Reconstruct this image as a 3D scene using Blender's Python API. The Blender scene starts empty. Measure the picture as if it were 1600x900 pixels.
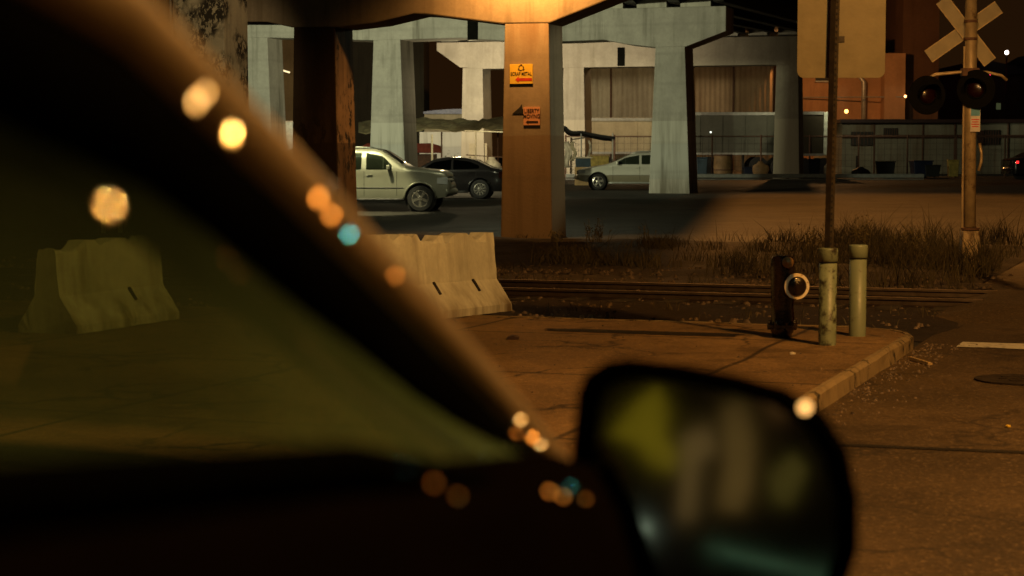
import bpy, bmesh, math, random
from mathutils import Vector, Matrix, noise as mnoise
random.seed(7)
R_ = math.radians
C = bpy.context.scene.collection
SC = bpy.context.scene
F_PX = 2985.0; CAM_H = 1.7; PITCH = math.atan(205 / F_PX)

# ------------------------------------------------------------------ geometry helpers
def at(u, v, Y):
    a = PITCH
    dx = (u - 800) / F_PX; dv = (450 - v) / F_PX
    d = Vector((dx, math.cos(a) + dv * math.sin(a), -math.sin(a) + dv * math.cos(a)))
    t = Y / d.y
    return Vector((d.x * t, Y, CAM_H + d.z * t))
def gnd(u, v, z=0.0):
    a = PITCH
    dx = (u - 800) / F_PX; dv = (450 - v) / F_PX
    d = Vector((dx, math.cos(a) + dv * math.sin(a), -math.sin(a) + dv * math.cos(a)))
    t = (z - CAM_H) / d.z
    return Vector((d.x * t, d.y * t, z))
def zg(y):                                   # the lot rises gently towards the back
    return 0.0131 * (min(max(y, 49.6), 150) - 49.6)

class MB:
    def __init__(s): s.v = []; s.f = []
    def add(s, vs, fs):
        b = len(s.v); s.v += [Vector(p) for p in vs]; s.f += [tuple(b + i for i in f) for f in fs]; return s
    def box(s, c, d, rot=None):
        x, y, z = d[0] / 2, d[1] / 2, d[2] / 2
        P = [Vector(p) for p in ((-x,-y,-z),(x,-y,-z),(x,y,-z),(-x,y,-z),(-x,-y,z),(x,-y,z),(x,y,z),(-x,y,z))]
        if rot is not None: P = [rot @ p for p in P]
        c = Vector(c)
        return s.add([p + c for p in P], [(0,3,2,1),(4,5,6,7),(0,1,5,4),(1,2,6,5),(2,3,7,6),(3,0,4,7)])
    def frustum(s, c0, d0, c1, d1):          # box whose bottom (centre c0, size d0) and top differ
        P = []
        for c, d in ((c0, d0), (c1, d1)):
            for sx, sy in ((-1,-1),(1,-1),(1,1),(-1,1)): P.append((c[0] + sx*d[0]/2, c[1] + sy*d[1]/2, c[2]))
        return s.add(P, [(0,3,2,1),(4,5,6,7),(0,1,5,4),(1,2,6,5),(2,3,7,6),(3,0,4,7)])
    def tube(s, pts, r, n=10, caps=True, flat=1.0):
        pts = [Vector(p) for p in pts]
        rs = r if isinstance(r, (list, tuple)) else [r] * len(pts)
        b = len(s.v)
        for i, p in enumerate(pts):
            d = (pts[min(i+1, len(pts)-1)] - pts[max(i-1, 0)]).normalized()
            up = Vector((0,0,1)) if abs(d.z) < .93 else Vector((1,0,0))
            a = d.cross(up).normalized(); c = a.cross(d)
            for k in range(n):
                t = 2*math.pi*k/n
                s.v.append(p + a*(rs[i]*math.cos(t)) + c*(rs[i]*flat*math.sin(t)))
        for i in range(len(pts)-1):
            for k in range(n):
                k2 = (k+1) % n
                s.f.append((b+i*n+k, b+i*n+k2, b+(i+1)*n+k2, b+(i+1)*n+k))
        if caps:
            s.f.append(tuple(b + k for k in range(n-1, -1, -1)))
            s.f.append(tuple(b + (len(pts)-1)*n + k for k in range(n)))
        return s
    def lathe(s, prof, n=24, M=None):        # profile (r, z) around z
        b = len(s.v)
        for r, z in prof:
            for k in range(n):
                t = 2*math.pi*k/n
                p = Vector((r*math.cos(t), r*math.sin(t), z))
                s.v.append(M @ p if M is not None else p)
        for i in range(len(prof)-1):
            for k in range(n):
                k2 = (k+1) % n
                s.f.append((b+i*n+k, b+i*n+k2, b+(i+1)*n+k2, b+(i+1)*n+k))
        s.f.append(tuple(b+k for k in range(n-1,-1,-1)))
        s.f.append(tuple(b+(len(prof)-1)*n+k for k in range(n)))
        return s
    def prism(s, poly, y0, y1, M=None):      # polygon in x,z extruded in y
        n = len(poly)
        P = [Vector((x, y0, z)) for x, z in poly] + [Vector((x, y1, z)) for x, z in poly]
        if M is not None: P = [M @ p for p in P]
        return s.add(P, [tuple(range(n)), tuple(range(2*n-1, n-1, -1))] + [(i, i+n, (i+1)%n+n, (i+1)%n) for i in range(n)])
    def slab(s, poly, z0, z1):               # polygon in x,y extruded in z
        n = len(poly)
        P = [(x, y, z0) for x, y in poly] + [(x, y, z1) for x, y in poly]
        return s.add(P, [tuple(range(n-1,-1,-1)), tuple(range(n, 2*n))] + [(i, (i+1)%n, (i+1)%n+n, i+n) for i in range(n)])
    def grid(s, rows):
        b = len(s.v); m = len(rows[0])
        for r in rows: s.v += [Vector(p) for p in r]
        for i in range(len(rows)-1):
            for j in range(m-1):
                s.f.append((b+i*m+j, b+i*m+j+1, b+(i+1)*m+j+1, b+(i+1)*m+j))
        return s
    def build(s, name, mat, parent=None, smooth=False, bevel=0, solid=0, fix=True, seg=2):
        me = bpy.data.meshes.new(name)
        me.from_pydata([tuple(p) for p in s.v], [], s.f)
        if fix:
            bm = bmesh.new(); bm.from_mesh(me)
            bmesh.ops.recalc_face_normals(bm, faces=bm.faces); bm.to_mesh(me); bm.free()
        o = bpy.data.objects.new(name, me); C.objects.link(o)
        if mat: me.materials.append(mat)
        if smooth:
            for p in me.polygons: p.use_smooth = True
        if solid:
            m = o.modifiers.new('Solidify', 'SOLIDIFY'); m.thickness = solid; m.offset = 0
        if bevel:
            m = o.modifiers.new('Bevel', 'BEVEL'); m.width = bevel; m.segments = seg; m.limit_method = 'ANGLE'; m.angle_limit = R_(40)
        if parent: o.parent = parent
        return o

def tag(o, label=None, cat=None, group=None, kind=None):
    if label: o['label'] = label
    if cat: o['category'] = cat
    if group: o['group'] = group
    if kind: o['kind'] = kind
    return o
def thing(name, label, cat, loc=(0,0,0), rz=0, group=None):
    o = bpy.data.objects.new(name, None); C.objects.link(o)
    o.location = loc; o.rotation_euler = (0,0,rz)
    o.empty_display_size = .1
    return tag(o, label, cat, group)
def copy_tree(o, parent=None):
    c = o.copy(); C.objects.link(c)
    if parent: c.parent = parent
    for ch in list(o.children): copy_tree(ch, c)
    return c
def text_mesh(body, size, name, mat, parent, loc, rot, depth=.002, squeeze=1.0):
    cu = bpy.data.curves.new(name, 'FONT'); cu.body = body; cu.size = size; cu.align_x = 'CENTER'; cu.align_y = 'CENTER'; cu.extrude = depth
    cu.offset = size * .006
    t = bpy.data.objects.new('tmp_text', cu); C.objects.link(t)
    bpy.context.view_layer.update()
    me = bpy.data.meshes.new_from_object(t.evaluated_get(bpy.context.evaluated_depsgraph_get()))
    bpy.data.objects.remove(t)
    me.materials.clear(); me.materials.append(mat)
    o = bpy.data.objects.new(name, me); C.objects.link(o)
    o.parent = parent; o.location = loc; o.rotation_euler = rot; o.scale = (squeeze, 1, 1)
    return o

# ------------------------------------------------------------------ materials
class NT:
    def __init__(s, m):
        m.use_nodes = True; s.t = m.node_tree; s.n = s.t.nodes; s.l = s.t.links
        s.bsdf = s.n.get('Principled BSDF'); s.out = s.n.get('Material Output')
        s.pos = s.n.new('ShaderNodeNewGeometry').outputs['Position']
    def link(s, a, b): s.l.new(a, b)
    def noise(s, scale, detail=4, rough=.6, sc=(1,1,1), dist=0, off=(0,0,0)):
        mp = s.n.new('ShaderNodeMapping'); mp.inputs['Scale'].default_value = sc; mp.inputs['Location'].default_value = off
        s.link(s.pos, mp.inputs['Vector'])
        t = s.n.new('ShaderNodeTexNoise'); t.inputs['Scale'].default_value = scale; t.inputs['Detail'].default_value = detail
        t.inputs['Roughness'].default_value = rough; t.inputs['Distortion'].default_value = dist
        s.link(mp.outputs[0], t.inputs['Vector']); return t.outputs['Fac']
    def ramp(s, fac, a, b, v0=0.0, v1=1.0):
        r = s.n.new('ShaderNodeMapRange'); r.inputs[1].default_value = a; r.inputs[2].default_value = b
        r.inputs[3].default_value = v0; r.inputs[4].default_value = v1
        s.link(fac, r.inputs[0]); return r.outputs[0]
    def mix(s, fac, a, b):
        m = s.n.new('ShaderNodeMix'); m.data_type = 'RGBA'
        if isinstance(fac, (int, float)): m.inputs['Factor'].default_value = fac
        else: s.link(fac, m.inputs['Factor'])
        for k, x in (('A', a), ('B', b)):
            sock = [i for i in m.inputs if i.name == k and i.type == 'RGBA'][0]
            if isinstance(x, (tuple, list)): sock.default_value = (*x[:3], 1)
            else: s.link(x, sock)
        return [o for o in m.outputs if o.type == 'RGBA'][0]
    def math(s, op, a, b):
        m = s.n.new('ShaderNodeMath'); m.operation = op
        for i, x in enumerate((a, b)):
            if isinstance(x, (int, float)): m.inputs[i].default_value = x
            else: s.link(x, m.inputs[i])
        return m.outputs[0]
    def z(s):
        x = s.n.new('ShaderNodeSeparateXYZ'); s.link(s.pos, x.inputs[0]); return x.outputs[2]
    def bump(s, fac, strength=.3, dist=.02):
        b = s.n.new('ShaderNodeBump'); b.inputs['Strength'].default_value = strength; b.inputs['Distance'].default_value = dist
        s.link(fac, b.inputs['Height']); s.link(b.outputs[0], s.bsdf.inputs['Normal'])

def plain(name, col, rough=.6, metal=0.0, var=.25, scale=6, bump=0.0, bscale=40, coat=0.0, spec=.5, dirt=0.0, dirt_col=(.03,.02,.012), dscale=3):
    m = bpy.data.materials.new(name); t = NT(m)
    n = t.noise(scale)
    lo = [c*(1-var) for c in col]; hi = [min(1, c*(1+var)) for c in col]
    c = t.mix(t.ramp(n, .3, .7), lo, hi)
    if dirt:
        d = t.noise(dscale, 6, .7)
        c = t.mix(t.ramp(d, .62 - dirt*.25, .70 - dirt*.15), c, dirt_col)
    t.link(c, t.bsdf.inputs['Base Color'])
    t.bsdf.inputs['Metallic'].default_value = metal
    t.bsdf.inputs['Specular IOR Level'].default_value = spec
    t.link(t.ramp(t.noise(scale*3), .3, .7, max(.02, rough*.85), min(1, rough*1.15)), t.bsdf.inputs['Roughness'])
    if coat: t.bsdf.inputs['Coat Weight'].default_value = coat; t.bsdf.inputs['Coat Roughness'].default_value = .05
    if bump: t.bump(t.noise(bscale, 6, .7), bump)
    return m
def concrete(name, col, streak=.5, streak_col=None, speck=0.0, band=None, form=0.0, scale=1.0, zstain=None):
    m = bpy.data.materials.new(name); t = NT(m)
    n1 = t.noise(.9*scale, 6, .65); n2 = t.noise(9*scale, 5, .7)
    c = t.mix(t.ramp(n1, .3, .7), [x*.78 for x in col], [min(1, x*1.18) for x in col])
    c = t.mix(t.ramp(n2, .35, .7, 0, .5), c, [x*.72 for x in col])
    if band:                                 # painted-over graffiti cover: a patch of paint with its own colour
        for z0, z1, bc in band:
            zz = t.z()
            wob = t.math('ADD', zz, t.ramp(t.noise(.7, 2), 0, 1, -.05, .05))
            f = t.math('MULTIPLY', t.ramp(wob, z0-.015, z0+.015), t.ramp(wob, z1-.015, z1+.015, 1, 0))
            c = t.mix(t.math('MULTIPLY', f, .85), c, bc)
    if streak:
        st = t.noise(3.2*scale, 4, .6, (1, 1, .07))
        st2 = t.noise(1.1*scale, 3, .6, (1, 1, .25), off=(7,3,1))
        f = t.math('MULTIPLY', t.ramp(st, .48, .72, 0, streak), t.ramp(st2, .35, .6))
        c = t.mix(f, c, streak_col or [x*.25 for x in col])
    if zstain:                               # soot and water stain running down from the beam
        f = t.math('MULTIPLY', t.ramp(t.z(), zstain[0], zstain[1]), t.ramp(t.noise(2.5, 4, .6, (1,1,.12), off=(2,9,4)), .38, .62))
        c = t.mix(f, c, zstain[2])
    if form:                                 # board marks
        w = t.n.new('ShaderNodeTexWave'); w.wave_type = 'BANDS'; w.bands_direction = 'Z'; w.inputs['Scale'].default_value = form
        w.inputs['Distortion'].default_value = .4
        t.link(t.pos, w.inputs['Vector'])
        c = t.mix(t.ramp(w.outputs['Fac'], .0, .05, .14, 0), c, [x*.4 for x in col])
    if speck:
        s1 = t.noise(5*scale, 8, .75, (1,1,.6)); s2 = t.noise(.8*scale, 3, .5, off=(3,8,2))
        f = t.math('MULTIPLY', t.ramp(s1, .56-.08*speck, .60-.08*speck), t.ramp(s2, .42, .56))
        c = t.mix(f, c, (.018,.014,.009))
    t.link(c, t.bsdf.inputs['Base Color'])
    t.bsdf.inputs['Roughness'].default_value = .85; t.bsdf.inputs['Specular IOR Level'].default_value = .25
    t.bump(t.noise(22*scale, 7, .75), .35, .015)
    return m
def asphalt(name, col, var=.4, stretch=(1,.8,1), rough=.8, patch=None, speck=.5, crack=.6, gloss=0.0, joints=False):
    m = bpy.data.materials.new(name); t = NT(m)
    big = t.noise(.35, 5, .6); mid = t.noise(2.2, 7, .75, stretch); fine = t.noise(38, 3, .85); gr_ = t.noise(13, 5, .8)
    c = t.mix(t.ramp(big, .32, .68), [x*(1-var) for x in col], [x*(1+var) for x in col])
    c = t.mix(t.ramp(mid, .42, .7, 0, .65), c, patch or [x*.45 for x in col])
    c = t.mix(t.ramp(gr_, .38, .62, .55, 0), c, [x*.35 for x in col])
    c = t.mix(t.ramp(fine, .56, .66, 0, speck), c, [min(1, x*3.2 + .03) for x in col])
    st = t.noise(.75, 6, .7, off=(11,5,0)); st2 = t.noise(2.6, 5, .7, off=(1,15,0))
    c = t.mix(t.ramp(st, .55, .63, 0, .6), c, [x*.32 for x in col])
    c = t.mix(t.ramp(st2, .64, .68, 0, .7), c, [x*.2 for x in col])
    if joints:
        for rot, off in ((R_(20), .4), (R_(110), 1.1)):
            mp_ = t.n.new('ShaderNodeMapping'); mp_.vector_type = 'POINT'; mp_.inputs['Rotation'].default_value = (0,0,rot); mp_.inputs['Location'].default_value = (off,0,0)
            t.link(t.pos, mp_.inputs['Vector'])
            wv = t.n.new('ShaderNodeTexWave'); wv.inputs['Scale'].default_value = .105; wv.inputs['Distortion'].default_value = .25; wv.inputs['Detail Scale'].default_value = 3
            t.link(mp_.outputs[0], wv.inputs['Vector'])
            c = t.mix(t.ramp(wv.outputs['Fac'], .0, .0012, .8, 0), c, (.010,.007,.005))
    if crack:
        vo = t.n.new('ShaderNodeTexVoronoi'); vo.feature = 'DISTANCE_TO_EDGE'; vo.inputs['Scale'].default_value = .55
        mp = t.n.new('ShaderNodeMix'); mp.data_type = 'VECTOR'
        nn = t.n.new('ShaderNodeTexNoise'); nn.inputs['Scale'].default_value = 1.6; nn.inputs['Detail'].default_value = 5
        t.link(t.pos, nn.inputs['Vector'])
        va = t.n.new('ShaderNodeVectorMath'); va.operation = 'MULTIPLY_ADD'; va.inputs[1].default_value = (1.1,1.1,1.1)
        t.link(nn.outputs['Color'], va.inputs[0]); t.link(t.pos, va.inputs[2])
        t.link(va.outputs[0], vo.inputs['Vector'])
        f = t.math('MULTIPLY', t.ramp(vo.outputs['Distance'], 0, .022, crack, 0), t.ramp(t.noise(.5, 2, off=(4,4,0)), .42, .55))
        c = t.mix(f, c, (.008,.006,.005))
    t.link(c, t.bsdf.inputs['Base Color'])
    t.bsdf.inputs['Specular IOR Level'].default_value = .3
    t.link(t.ramp(mid, .35, .7, rough, rough - .18 - gloss), t.bsdf.inputs['Roughness'])
    h = t.math('ADD', t.math('MULTIPLY', fine, .6), t.math('MULTIPLY', t.noise(14, 5), .8))
    t.bump(h, .9, .020)
    return m
def emit(name, col, strength):
    m = bpy.data.materials.new(name); t = NT(m)
    t.bsdf.inputs['Base Color'].default_value = (.02,.02,.02,1)
    t.bsdf.inputs['Emission Color'].default_value = (*col, 1); t.bsdf.inputs['Emission Strength'].default_value = strength
    return m
def glass(name, tint, clear=.75, dust=0.0, dust_col=(.3,.35,.2), rough=.02, refl=.5, zgrad=None):
    m = bpy.data.materials.new(name); t = NT(m)
    n, l = t.n, t.l
    tr = n.new('ShaderNodeBsdfTransparent'); tr.inputs[0].default_value = (*[x*clear for x in tint], 1)
    gl = n.new('ShaderNodeBsdfGlossy'); gl.inputs['Roughness'].default_value = rough; gl.inputs['Color'].default_value = (1,1,1,1)
    fr = n.new('ShaderNodeFresnel'); fr.inputs['IOR'].default_value = 1.5
    k = t.math('MULTIPLY', fr.outputs[0], refl)
    ms = n.new('ShaderNodeMixShader'); l.new(k, ms.inputs[0]); l.new(tr.outputs[0], ms.inputs[1]); l.new(gl.outputs[0], ms.inputs[2])
    last = ms
    if dust:
        df = n.new('ShaderNodeBsdfDiffuse'); df.inputs['Color'].default_value = (*dust_col, 1)
        tl = n.new('ShaderNodeBsdfTranslucent'); tl.inputs['Color'].default_value = (*dust_col, 1)
        m2 = n.new('ShaderNodeMixShader'); m2.inputs[0].default_value = .5
        l.new(df.outputs[0], m2.inputs[1]); l.new(tl.outputs[0], m2.inputs[2])
        m3 = n.new('ShaderNodeMixShader')
        fac = t.ramp(t.noise(5, 5, .6), .3, .7, dust*.7, dust*1.3)
        if zgrad: fac = t.math('MULTIPLY', fac, t.ramp(t.z(), zgrad[0], zgrad[1], .12, 1))   # road dirt thins out towards the top of the pane
        l.new(fac, m3.inputs[0]); l.new(ms.outputs[0], m3.inputs[1]); l.new(m2.outputs[0], m3.inputs[2])
        last = m3
    l.new(last.outputs[0], t.out.inputs['Surface'])
    return m

MT = {}
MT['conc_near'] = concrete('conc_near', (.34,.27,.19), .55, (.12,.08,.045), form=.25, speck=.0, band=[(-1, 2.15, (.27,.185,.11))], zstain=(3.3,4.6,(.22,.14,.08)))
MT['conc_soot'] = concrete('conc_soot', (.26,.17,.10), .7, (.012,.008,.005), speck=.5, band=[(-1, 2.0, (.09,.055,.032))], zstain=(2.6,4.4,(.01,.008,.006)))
def front_shade(m, col, ang):  # shade put into the colour: darkens the sides that face the front
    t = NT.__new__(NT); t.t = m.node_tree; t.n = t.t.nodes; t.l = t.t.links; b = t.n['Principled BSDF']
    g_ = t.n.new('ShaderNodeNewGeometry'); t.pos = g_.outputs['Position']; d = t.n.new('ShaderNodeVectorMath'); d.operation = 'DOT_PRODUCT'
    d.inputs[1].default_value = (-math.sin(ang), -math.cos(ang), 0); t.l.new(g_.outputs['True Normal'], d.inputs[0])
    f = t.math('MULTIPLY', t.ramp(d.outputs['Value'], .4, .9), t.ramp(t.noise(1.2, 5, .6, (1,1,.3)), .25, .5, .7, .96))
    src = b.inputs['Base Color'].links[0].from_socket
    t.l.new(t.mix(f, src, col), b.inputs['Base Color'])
front_shade(MT['conc_soot'], (.04,.025,.014), R_(17.5))
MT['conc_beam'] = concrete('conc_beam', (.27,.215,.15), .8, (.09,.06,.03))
MT['conc_mid'] = concrete('conc_mid', (.38,.38,.34), 1.0, (.10,.10,.075), zstain=(1.5,.35,(.15,.14,.11)), band=[(-1, 3.05, (.47,.48,.43)), (-1, 2.2, (.40,.42,.39)), (-1, .85, (.48,.47,.42))], form=.28)
MT['conc_back'] = concrete('conc_back', (.40,.37,.30), .5, (.18,.16,.11), band=[(-1, 3.6, (.48,.44,.34))])
MT['conc_mold'] = concrete('conc_mold', (.30,.26,.18), .5, (.05,.04,.025), speck=1.3, scale=2.2)
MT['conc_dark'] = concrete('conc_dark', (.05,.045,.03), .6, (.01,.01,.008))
MT['barrier'] = concrete('barrier', (.68,.68,.58), .5, (.13,.09,.055), speck=0, scale=1.9, zstain=(.50,.15,(.15,.11,.06)))
MT['hole'] = plain('hole', (.012,.009,.007), .9)
MT['lot'] = asphalt('lot', (.038,.034,.029), .55, stretch=(.22,.8,1))
MT['road'] = asphalt('road', (.082,.052,.024), .5, speck=.6)
MT['walk'] = asphalt('walk', (.215,.13,.055), .5, patch=(.085,.048,.018), speck=.4, crack=.9, joints=True)
MT['kerb'] = concrete('kerb', (.26,.19,.10), .6, (.07,.04,.025), speck=.4, scale=2.0)
MT['ballast'] = asphalt('ballast', (.032,.021,.015), .5, rough=.9, patch=(.016,.012,.008), crack=0)
MT['dirt'] = asphalt('dirt', (.026,.017,.010), .5, rough=.95, patch=(.025,.02,.012), crack=0)
MT['paint_white'] = plain('paint_white', (.55,.52,.44), .6, dirt=.5, dirt_col=(.1,.08,.06), dscale=6)
MT['rail'] = plain('rail', (.16,.12,.09), .5, 1.0, .25)
MT['rust'] = plain('rust', (.10,.05,.03), .8, 0, .4, 12, .4)
MT['tie'] = plain('tie', (.035,.026,.018), .9, 0, .4, 8, .5)
MT['bollard'] = plain('bollard', (.20,.235,.15), .42, 0, .15, 5, .12, dirt=.55, dirt_col=(.03,.024,.015), dscale=11)
MT['bollard_clean'] = plain('bollard_clean', (.20,.235,.155), .45, 0, .10, 5, .08, dirt=.05, dirt_col=(.1,.09,.06), dscale=9)
MT['hydrant'] = plain('hydrant', (.014,.008,.006), .25, 0, .4, 9, .25, coat=.4)
MT['hydrant_cap'] = plain('hydrant_cap', (.22,.13,.06), .4, 0, .3, 9, .2)
MT['ring'] = plain('ring', (.80,.70,.55), .5, 0, .12, 8, dirt=.12, dirt_col=(.25,.15,.08), dscale=12)
MT['mast'] = plain('mast', (.36,.27,.15), .42, .35, .25, 6, .15, dirt=.3, dirt_col=(.12,.07,.03), dscale=5)
MT['sign_back'] = plain('sign_back', (.20,.165,.095), .5, .25, .12, 5, .05)
MT['sign_edge'] = plain('sign_edge', (.30,.22,.11), .5, .3)
MT['sign_pole'] = plain('sign_pole', (.055,.042,.028), .6, .4, .4, 10, .2)
MT['black'] = plain('black', (.010,.009,.008), .5, 0, .3)
MT['black_matte'] = plain('black_matte', (.012,.011,.010), .9, 0, .3)
MT['iron'] = plain('iron', (.03,.022,.016), .85, 0, .4, 10, .4, spec=.1)
MT['void'] = plain('void', (.006,.006,.005), .95, 0, .2, spec=0)
MT['red_lens'] = plain('red_lens', (.010,.001,.0007), .25, 0, .2, coat=.6)
MT['sign_yellow'] = plain('sign_yellow', (.80,.52,.05), .5, 0, .06)
MT['sign_orange'] = plain('sign_orange', (.75,.36,.20), .5, 0, .06)
MT['ink'] = plain('ink', (.03,.012,.008), .6)
MT['ink_red'] = plain('ink_red', (.55,.035,.015), .6)
MT['plate_blue'] = plain('plate_blue', (.10,.28,.42), .5)
MT['plate_white'] = plain('plate_white', (.55,.50,.46), .5, dirt=.2)
MT['steel_dark'] = plain('steel_dark', (.02,.022,.02), .7, 0, .4)
MT['diaphragm'] = concrete('diaphragm', (.5,.5,.43), .5)
MT['galv'] = plain('galv', (.42,.44,.42), .45, .5, .2, 6)
MT['white_post'] = plain('white_post', (.72,.68,.52), .5)
MT['tyre'] = plain('tyre', (.012,.012,.012), .85, 0, .3)
MT['alloy'] = plain('alloy', (.55,.53,.48), .25, .85, .1)
MT['chrome'] = plain('chrome', (.7,.7,.7), .12, 1.0, .05)
MT['car_glass'] = glass('car_glass', (.55,.62,.58), .7)
MT['headlight'] = plain('headlight', (.55,.60,.62), .12, .3, .1, coat=.8)
MT['amber'] = plain('amber', (.7,.28,.06), .2, 0, .1, coat=.5)
MT['paint_suv'] = plain('paint_suv', (.25,.255,.205), .4, .35, .06, 2, coat=.35)
MT['paint_black'] = plain('paint_black', (.012,.011,.012), .22, .2, .1, 2, coat=.9)
MT['paint_yellow'] = plain('paint_yellow', (.55,.36,.05), .35, 0, .1, 2, coat=.6)
MT['plastic'] = plain('plastic', (.02,.02,.02), .6)
def two_tone(name, hi, lo, z0):
    m = plain(name, hi, .32, .2, .05, 2, coat=.7); t = NT.__new__(NT); t.t = m.node_tree; t.n = t.t.nodes; t.l = t.t.links
    tc = t.n.new('ShaderNodeTexCoord'); t.bsdf = t.n['Principled BSDF']
    sx = t.n.new('ShaderNodeSeparateXYZ'); t.l.new(tc.outputs['Object'], sx.inputs[0])
    src = t.bsdf.inputs['Base Color'].links[0].from_socket
    t.l.new(t.mix(t.ramp(sx.outputs[2], z0-.005, z0+.005), lo, src), t.bsdf.inputs['Base Color'])
    return m
MT['paint_wagon'] = two_tone('paint_wagon', (.56,.57,.50), (.25,.23,.16), .60)

# ------------------------------------------------------------------ camera, world
cam = bpy.data.cameras.new('camera'); co = bpy.data.objects.new('camera', cam); C.objects.link(co)
co.location = (0,0,CAM_H); co.rotation_euler = (math.pi/2 - PITCH, 0, 0)
cam.sensor_width = 36; cam.lens = F_PX/1600*36; cam.clip_start = .05; cam.clip_end = 3000
cam.dof.use_dof = True; cam.dof.focus_distance = 27; cam.dof.aperture_fstop = cam.lens/15.5; cam.dof.aperture_blades = 0
SC.camera = co
w = bpy.data.worlds.new('World'); SC.world = w; w.use_nodes = True
wn, wl = w.node_tree.nodes, w.node_tree.links
bg = wn['Background']
tc = wn.new('ShaderNodeTexCoord'); sx = wn.new('ShaderNodeSeparateXYZ'); wl.new(tc.outputs['Generated'], sx.inputs[0])
mr = wn.new('ShaderNodeMapRange'); mr.inputs[1].default_value = 0; mr.inputs[2].default_value = .5; wl.new(sx.outputs[2], mr.inputs[0])
rp = wn.new('ShaderNodeMix'); rp.data_type = 'RGBA'; wl.new(mr.outputs[0], rp.inputs['Factor'])
ab = [i for i in rp.inputs if i.type == 'RGBA']
ab[0].default_value = (.0150,.0058,.0014,1); ab[1].default_value = (.0045,.0030,.0018,1)   # night sky, city glow at the horizon
wl.new([o for o in rp.outputs if o.type == 'RGBA'][0], bg.inputs['Color'])
bg.inputs['Strength'].default_value = 1.0
SC.view_settings.view_transform = 'Standard'; SC.view_settings.look = 'None'
SC.view_settings.exposure = 0; SC.view_settings.gamma = 1
SC.render.engine = 'CYCLES'
SC.cycles.use_denoising = True; SC.cycles.use_adaptive_sampling = False
SC.cycles.max_bounces = 8; SC.cycles.transparent_max_bounces = 12; SC.cycles.sample_clamp_indirect = 4
SC.cycles.caustics_reflective = False; SC.cycles.caustics_refractive = False

SODIUM = (1.0,.46,.12); COLD = (1.0,.965,.58); WARM = (1.0,.78,.42)
def lamp(name, loc, col, power, radius=.15, target=None, spot=None, blend=.4):
    d = bpy.data.lights.new(name, 'SPOT' if target is not None else 'POINT')
    d.energy = power; d.color = col; d.shadow_soft_size = radius
    o = bpy.data.objects.new(name, d); C.objects.link(o); o.location = loc
    if target is not None:
        d.spot_size = R_(spot); d.spot_blend = blend
        o.rotation_euler = (Vector(target) - Vector(loc)).to_track_quat('-Z', 'Y').to_euler()
    return o

# ------------------------------------------------------------------ site frame (road and tracks): origin at the kerb corner
TH = R_(20); K = Vector((3.77, 17.4, 0))
RD = Vector((math.cos(TH), -math.sin(TH), 0)); DD = Vector((math.sin(TH), math.cos(TH), 0))
def site(a, b, z=0): return K + RD*a + DD*b + Vector((0,0,z))

# ground sheet
ys = [-40,-10,0,5,10,15,20,25,30,35,40,45,49.6,55,60,70,80,90,100,110,125,150,220,400,900]
xs = [-400,-150,-60,-30,-15,-8,0,8,15,30,60,150,400]
g = MB().grid([[(x, y, zg(y)) for x in xs] for y in ys])
tag(g.build('ground', MT['lot'], fix=False), kind='structure')
# road right of the kerb
g = MB()
g.grid([[tuple(site(a, b, .006 + zg(site(a, b).y))) for a in (-.02, 3, 6, 9.5, 14)] for b in (-30,-15,-6,0,2.2)])
tag(g.build('road', MT['road'], fix=False), kind='structure')
g = MB()
g.grid([[tuple(site(a, b, (z if a > 0 else min(z,.0)) + zg(site(a, b).y))) for a in (-.5, .1, 3, 6, 9.5, 14)] for b, z in ((2.2,.006),(2.9,.10),(3.3,.14),(5.4,.14),(5.8,.10),(7.2,.006),(14,.006),(24,.006),(40,.006))])
tag(g.build('crossing_road', MT['road'], fix=False), kind='structure')
# sidewalk slab with a round corner
poly = []
for i in range(9):
    t = i/8*math.pi/2
    poly.append(site(-.75 + .68*math.sin(t), -.75 + .68*math.cos(t)))
pl = [site(-16,-.07)] + poly + [site(-.07,-26), site(-16,-26)]
tag(MB().slab([(p.x, p.y) for p in pl], -.05, .13).build('sidewalk', MT['walk']), kind='structure')
inner = [site(-16,-.07)] + poly + [site(-.07,-26)]
outer = [site(-16,0)]
for i in range(9):
    t = i/8*math.pi/2
    outer.append(site(-.75 + .75*math.sin(t), -.75 + .75*math.cos(t)))
outer.append(site(0,-26))
# kerb as a strip
kb = MB(); n = len(inner)
dens_i, dens_o = [], []
for i in range(n-1):
    seg = 40 if i == n-2 else (20 if i == 0 else 1)
    for k in range(seg):
        dens_i.append(inner[i].lerp(inner[i+1], k/seg)); dens_o.append(outer[i].lerp(outer[i+1], k/seg))
dens_i.append(inner[-1]); dens_o.append(outer[-1])
rows = []
for a, b in zip(dens_i, dens_o):
    j = (mnoise.noise(a*1.3)*.018, mnoise.noise(b*2.1)*.022 + mnoise.noise(b*7)*.012)
    d = (b-a).normalized()
    rows.append([a + Vector((0,0,.128)), a + Vector((0,0,.136 + j[0]*.4)), b - d*.03 + Vector((0,0,.136+j[1]*.4)), b + Vector((0,0,.112+j[1]*.5)), b + d*(.012+j[1]) + Vector((0,0,-.02))])
kb.grid(rows)
tag(kb.build('kerb', MT['kerb'], fix=False), kind='structure')
# stop line
g = MB(); random.seed(3)
top = []; bot = []
for i in range(16):
    a = .33 + i*.36
    top.append(site(a, .14 + random.uniform(-.05,.05), .012)); bot.append(site(a, -.36 + random.uniform(-.06,.06), .012))
for i in range(15): g.add([bot[i], bot[i+1], top[i+1], top[i]], [(0,1,2,3)])
tag(g.build('stop_line', MT['paint_white']), kind='structure')
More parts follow.
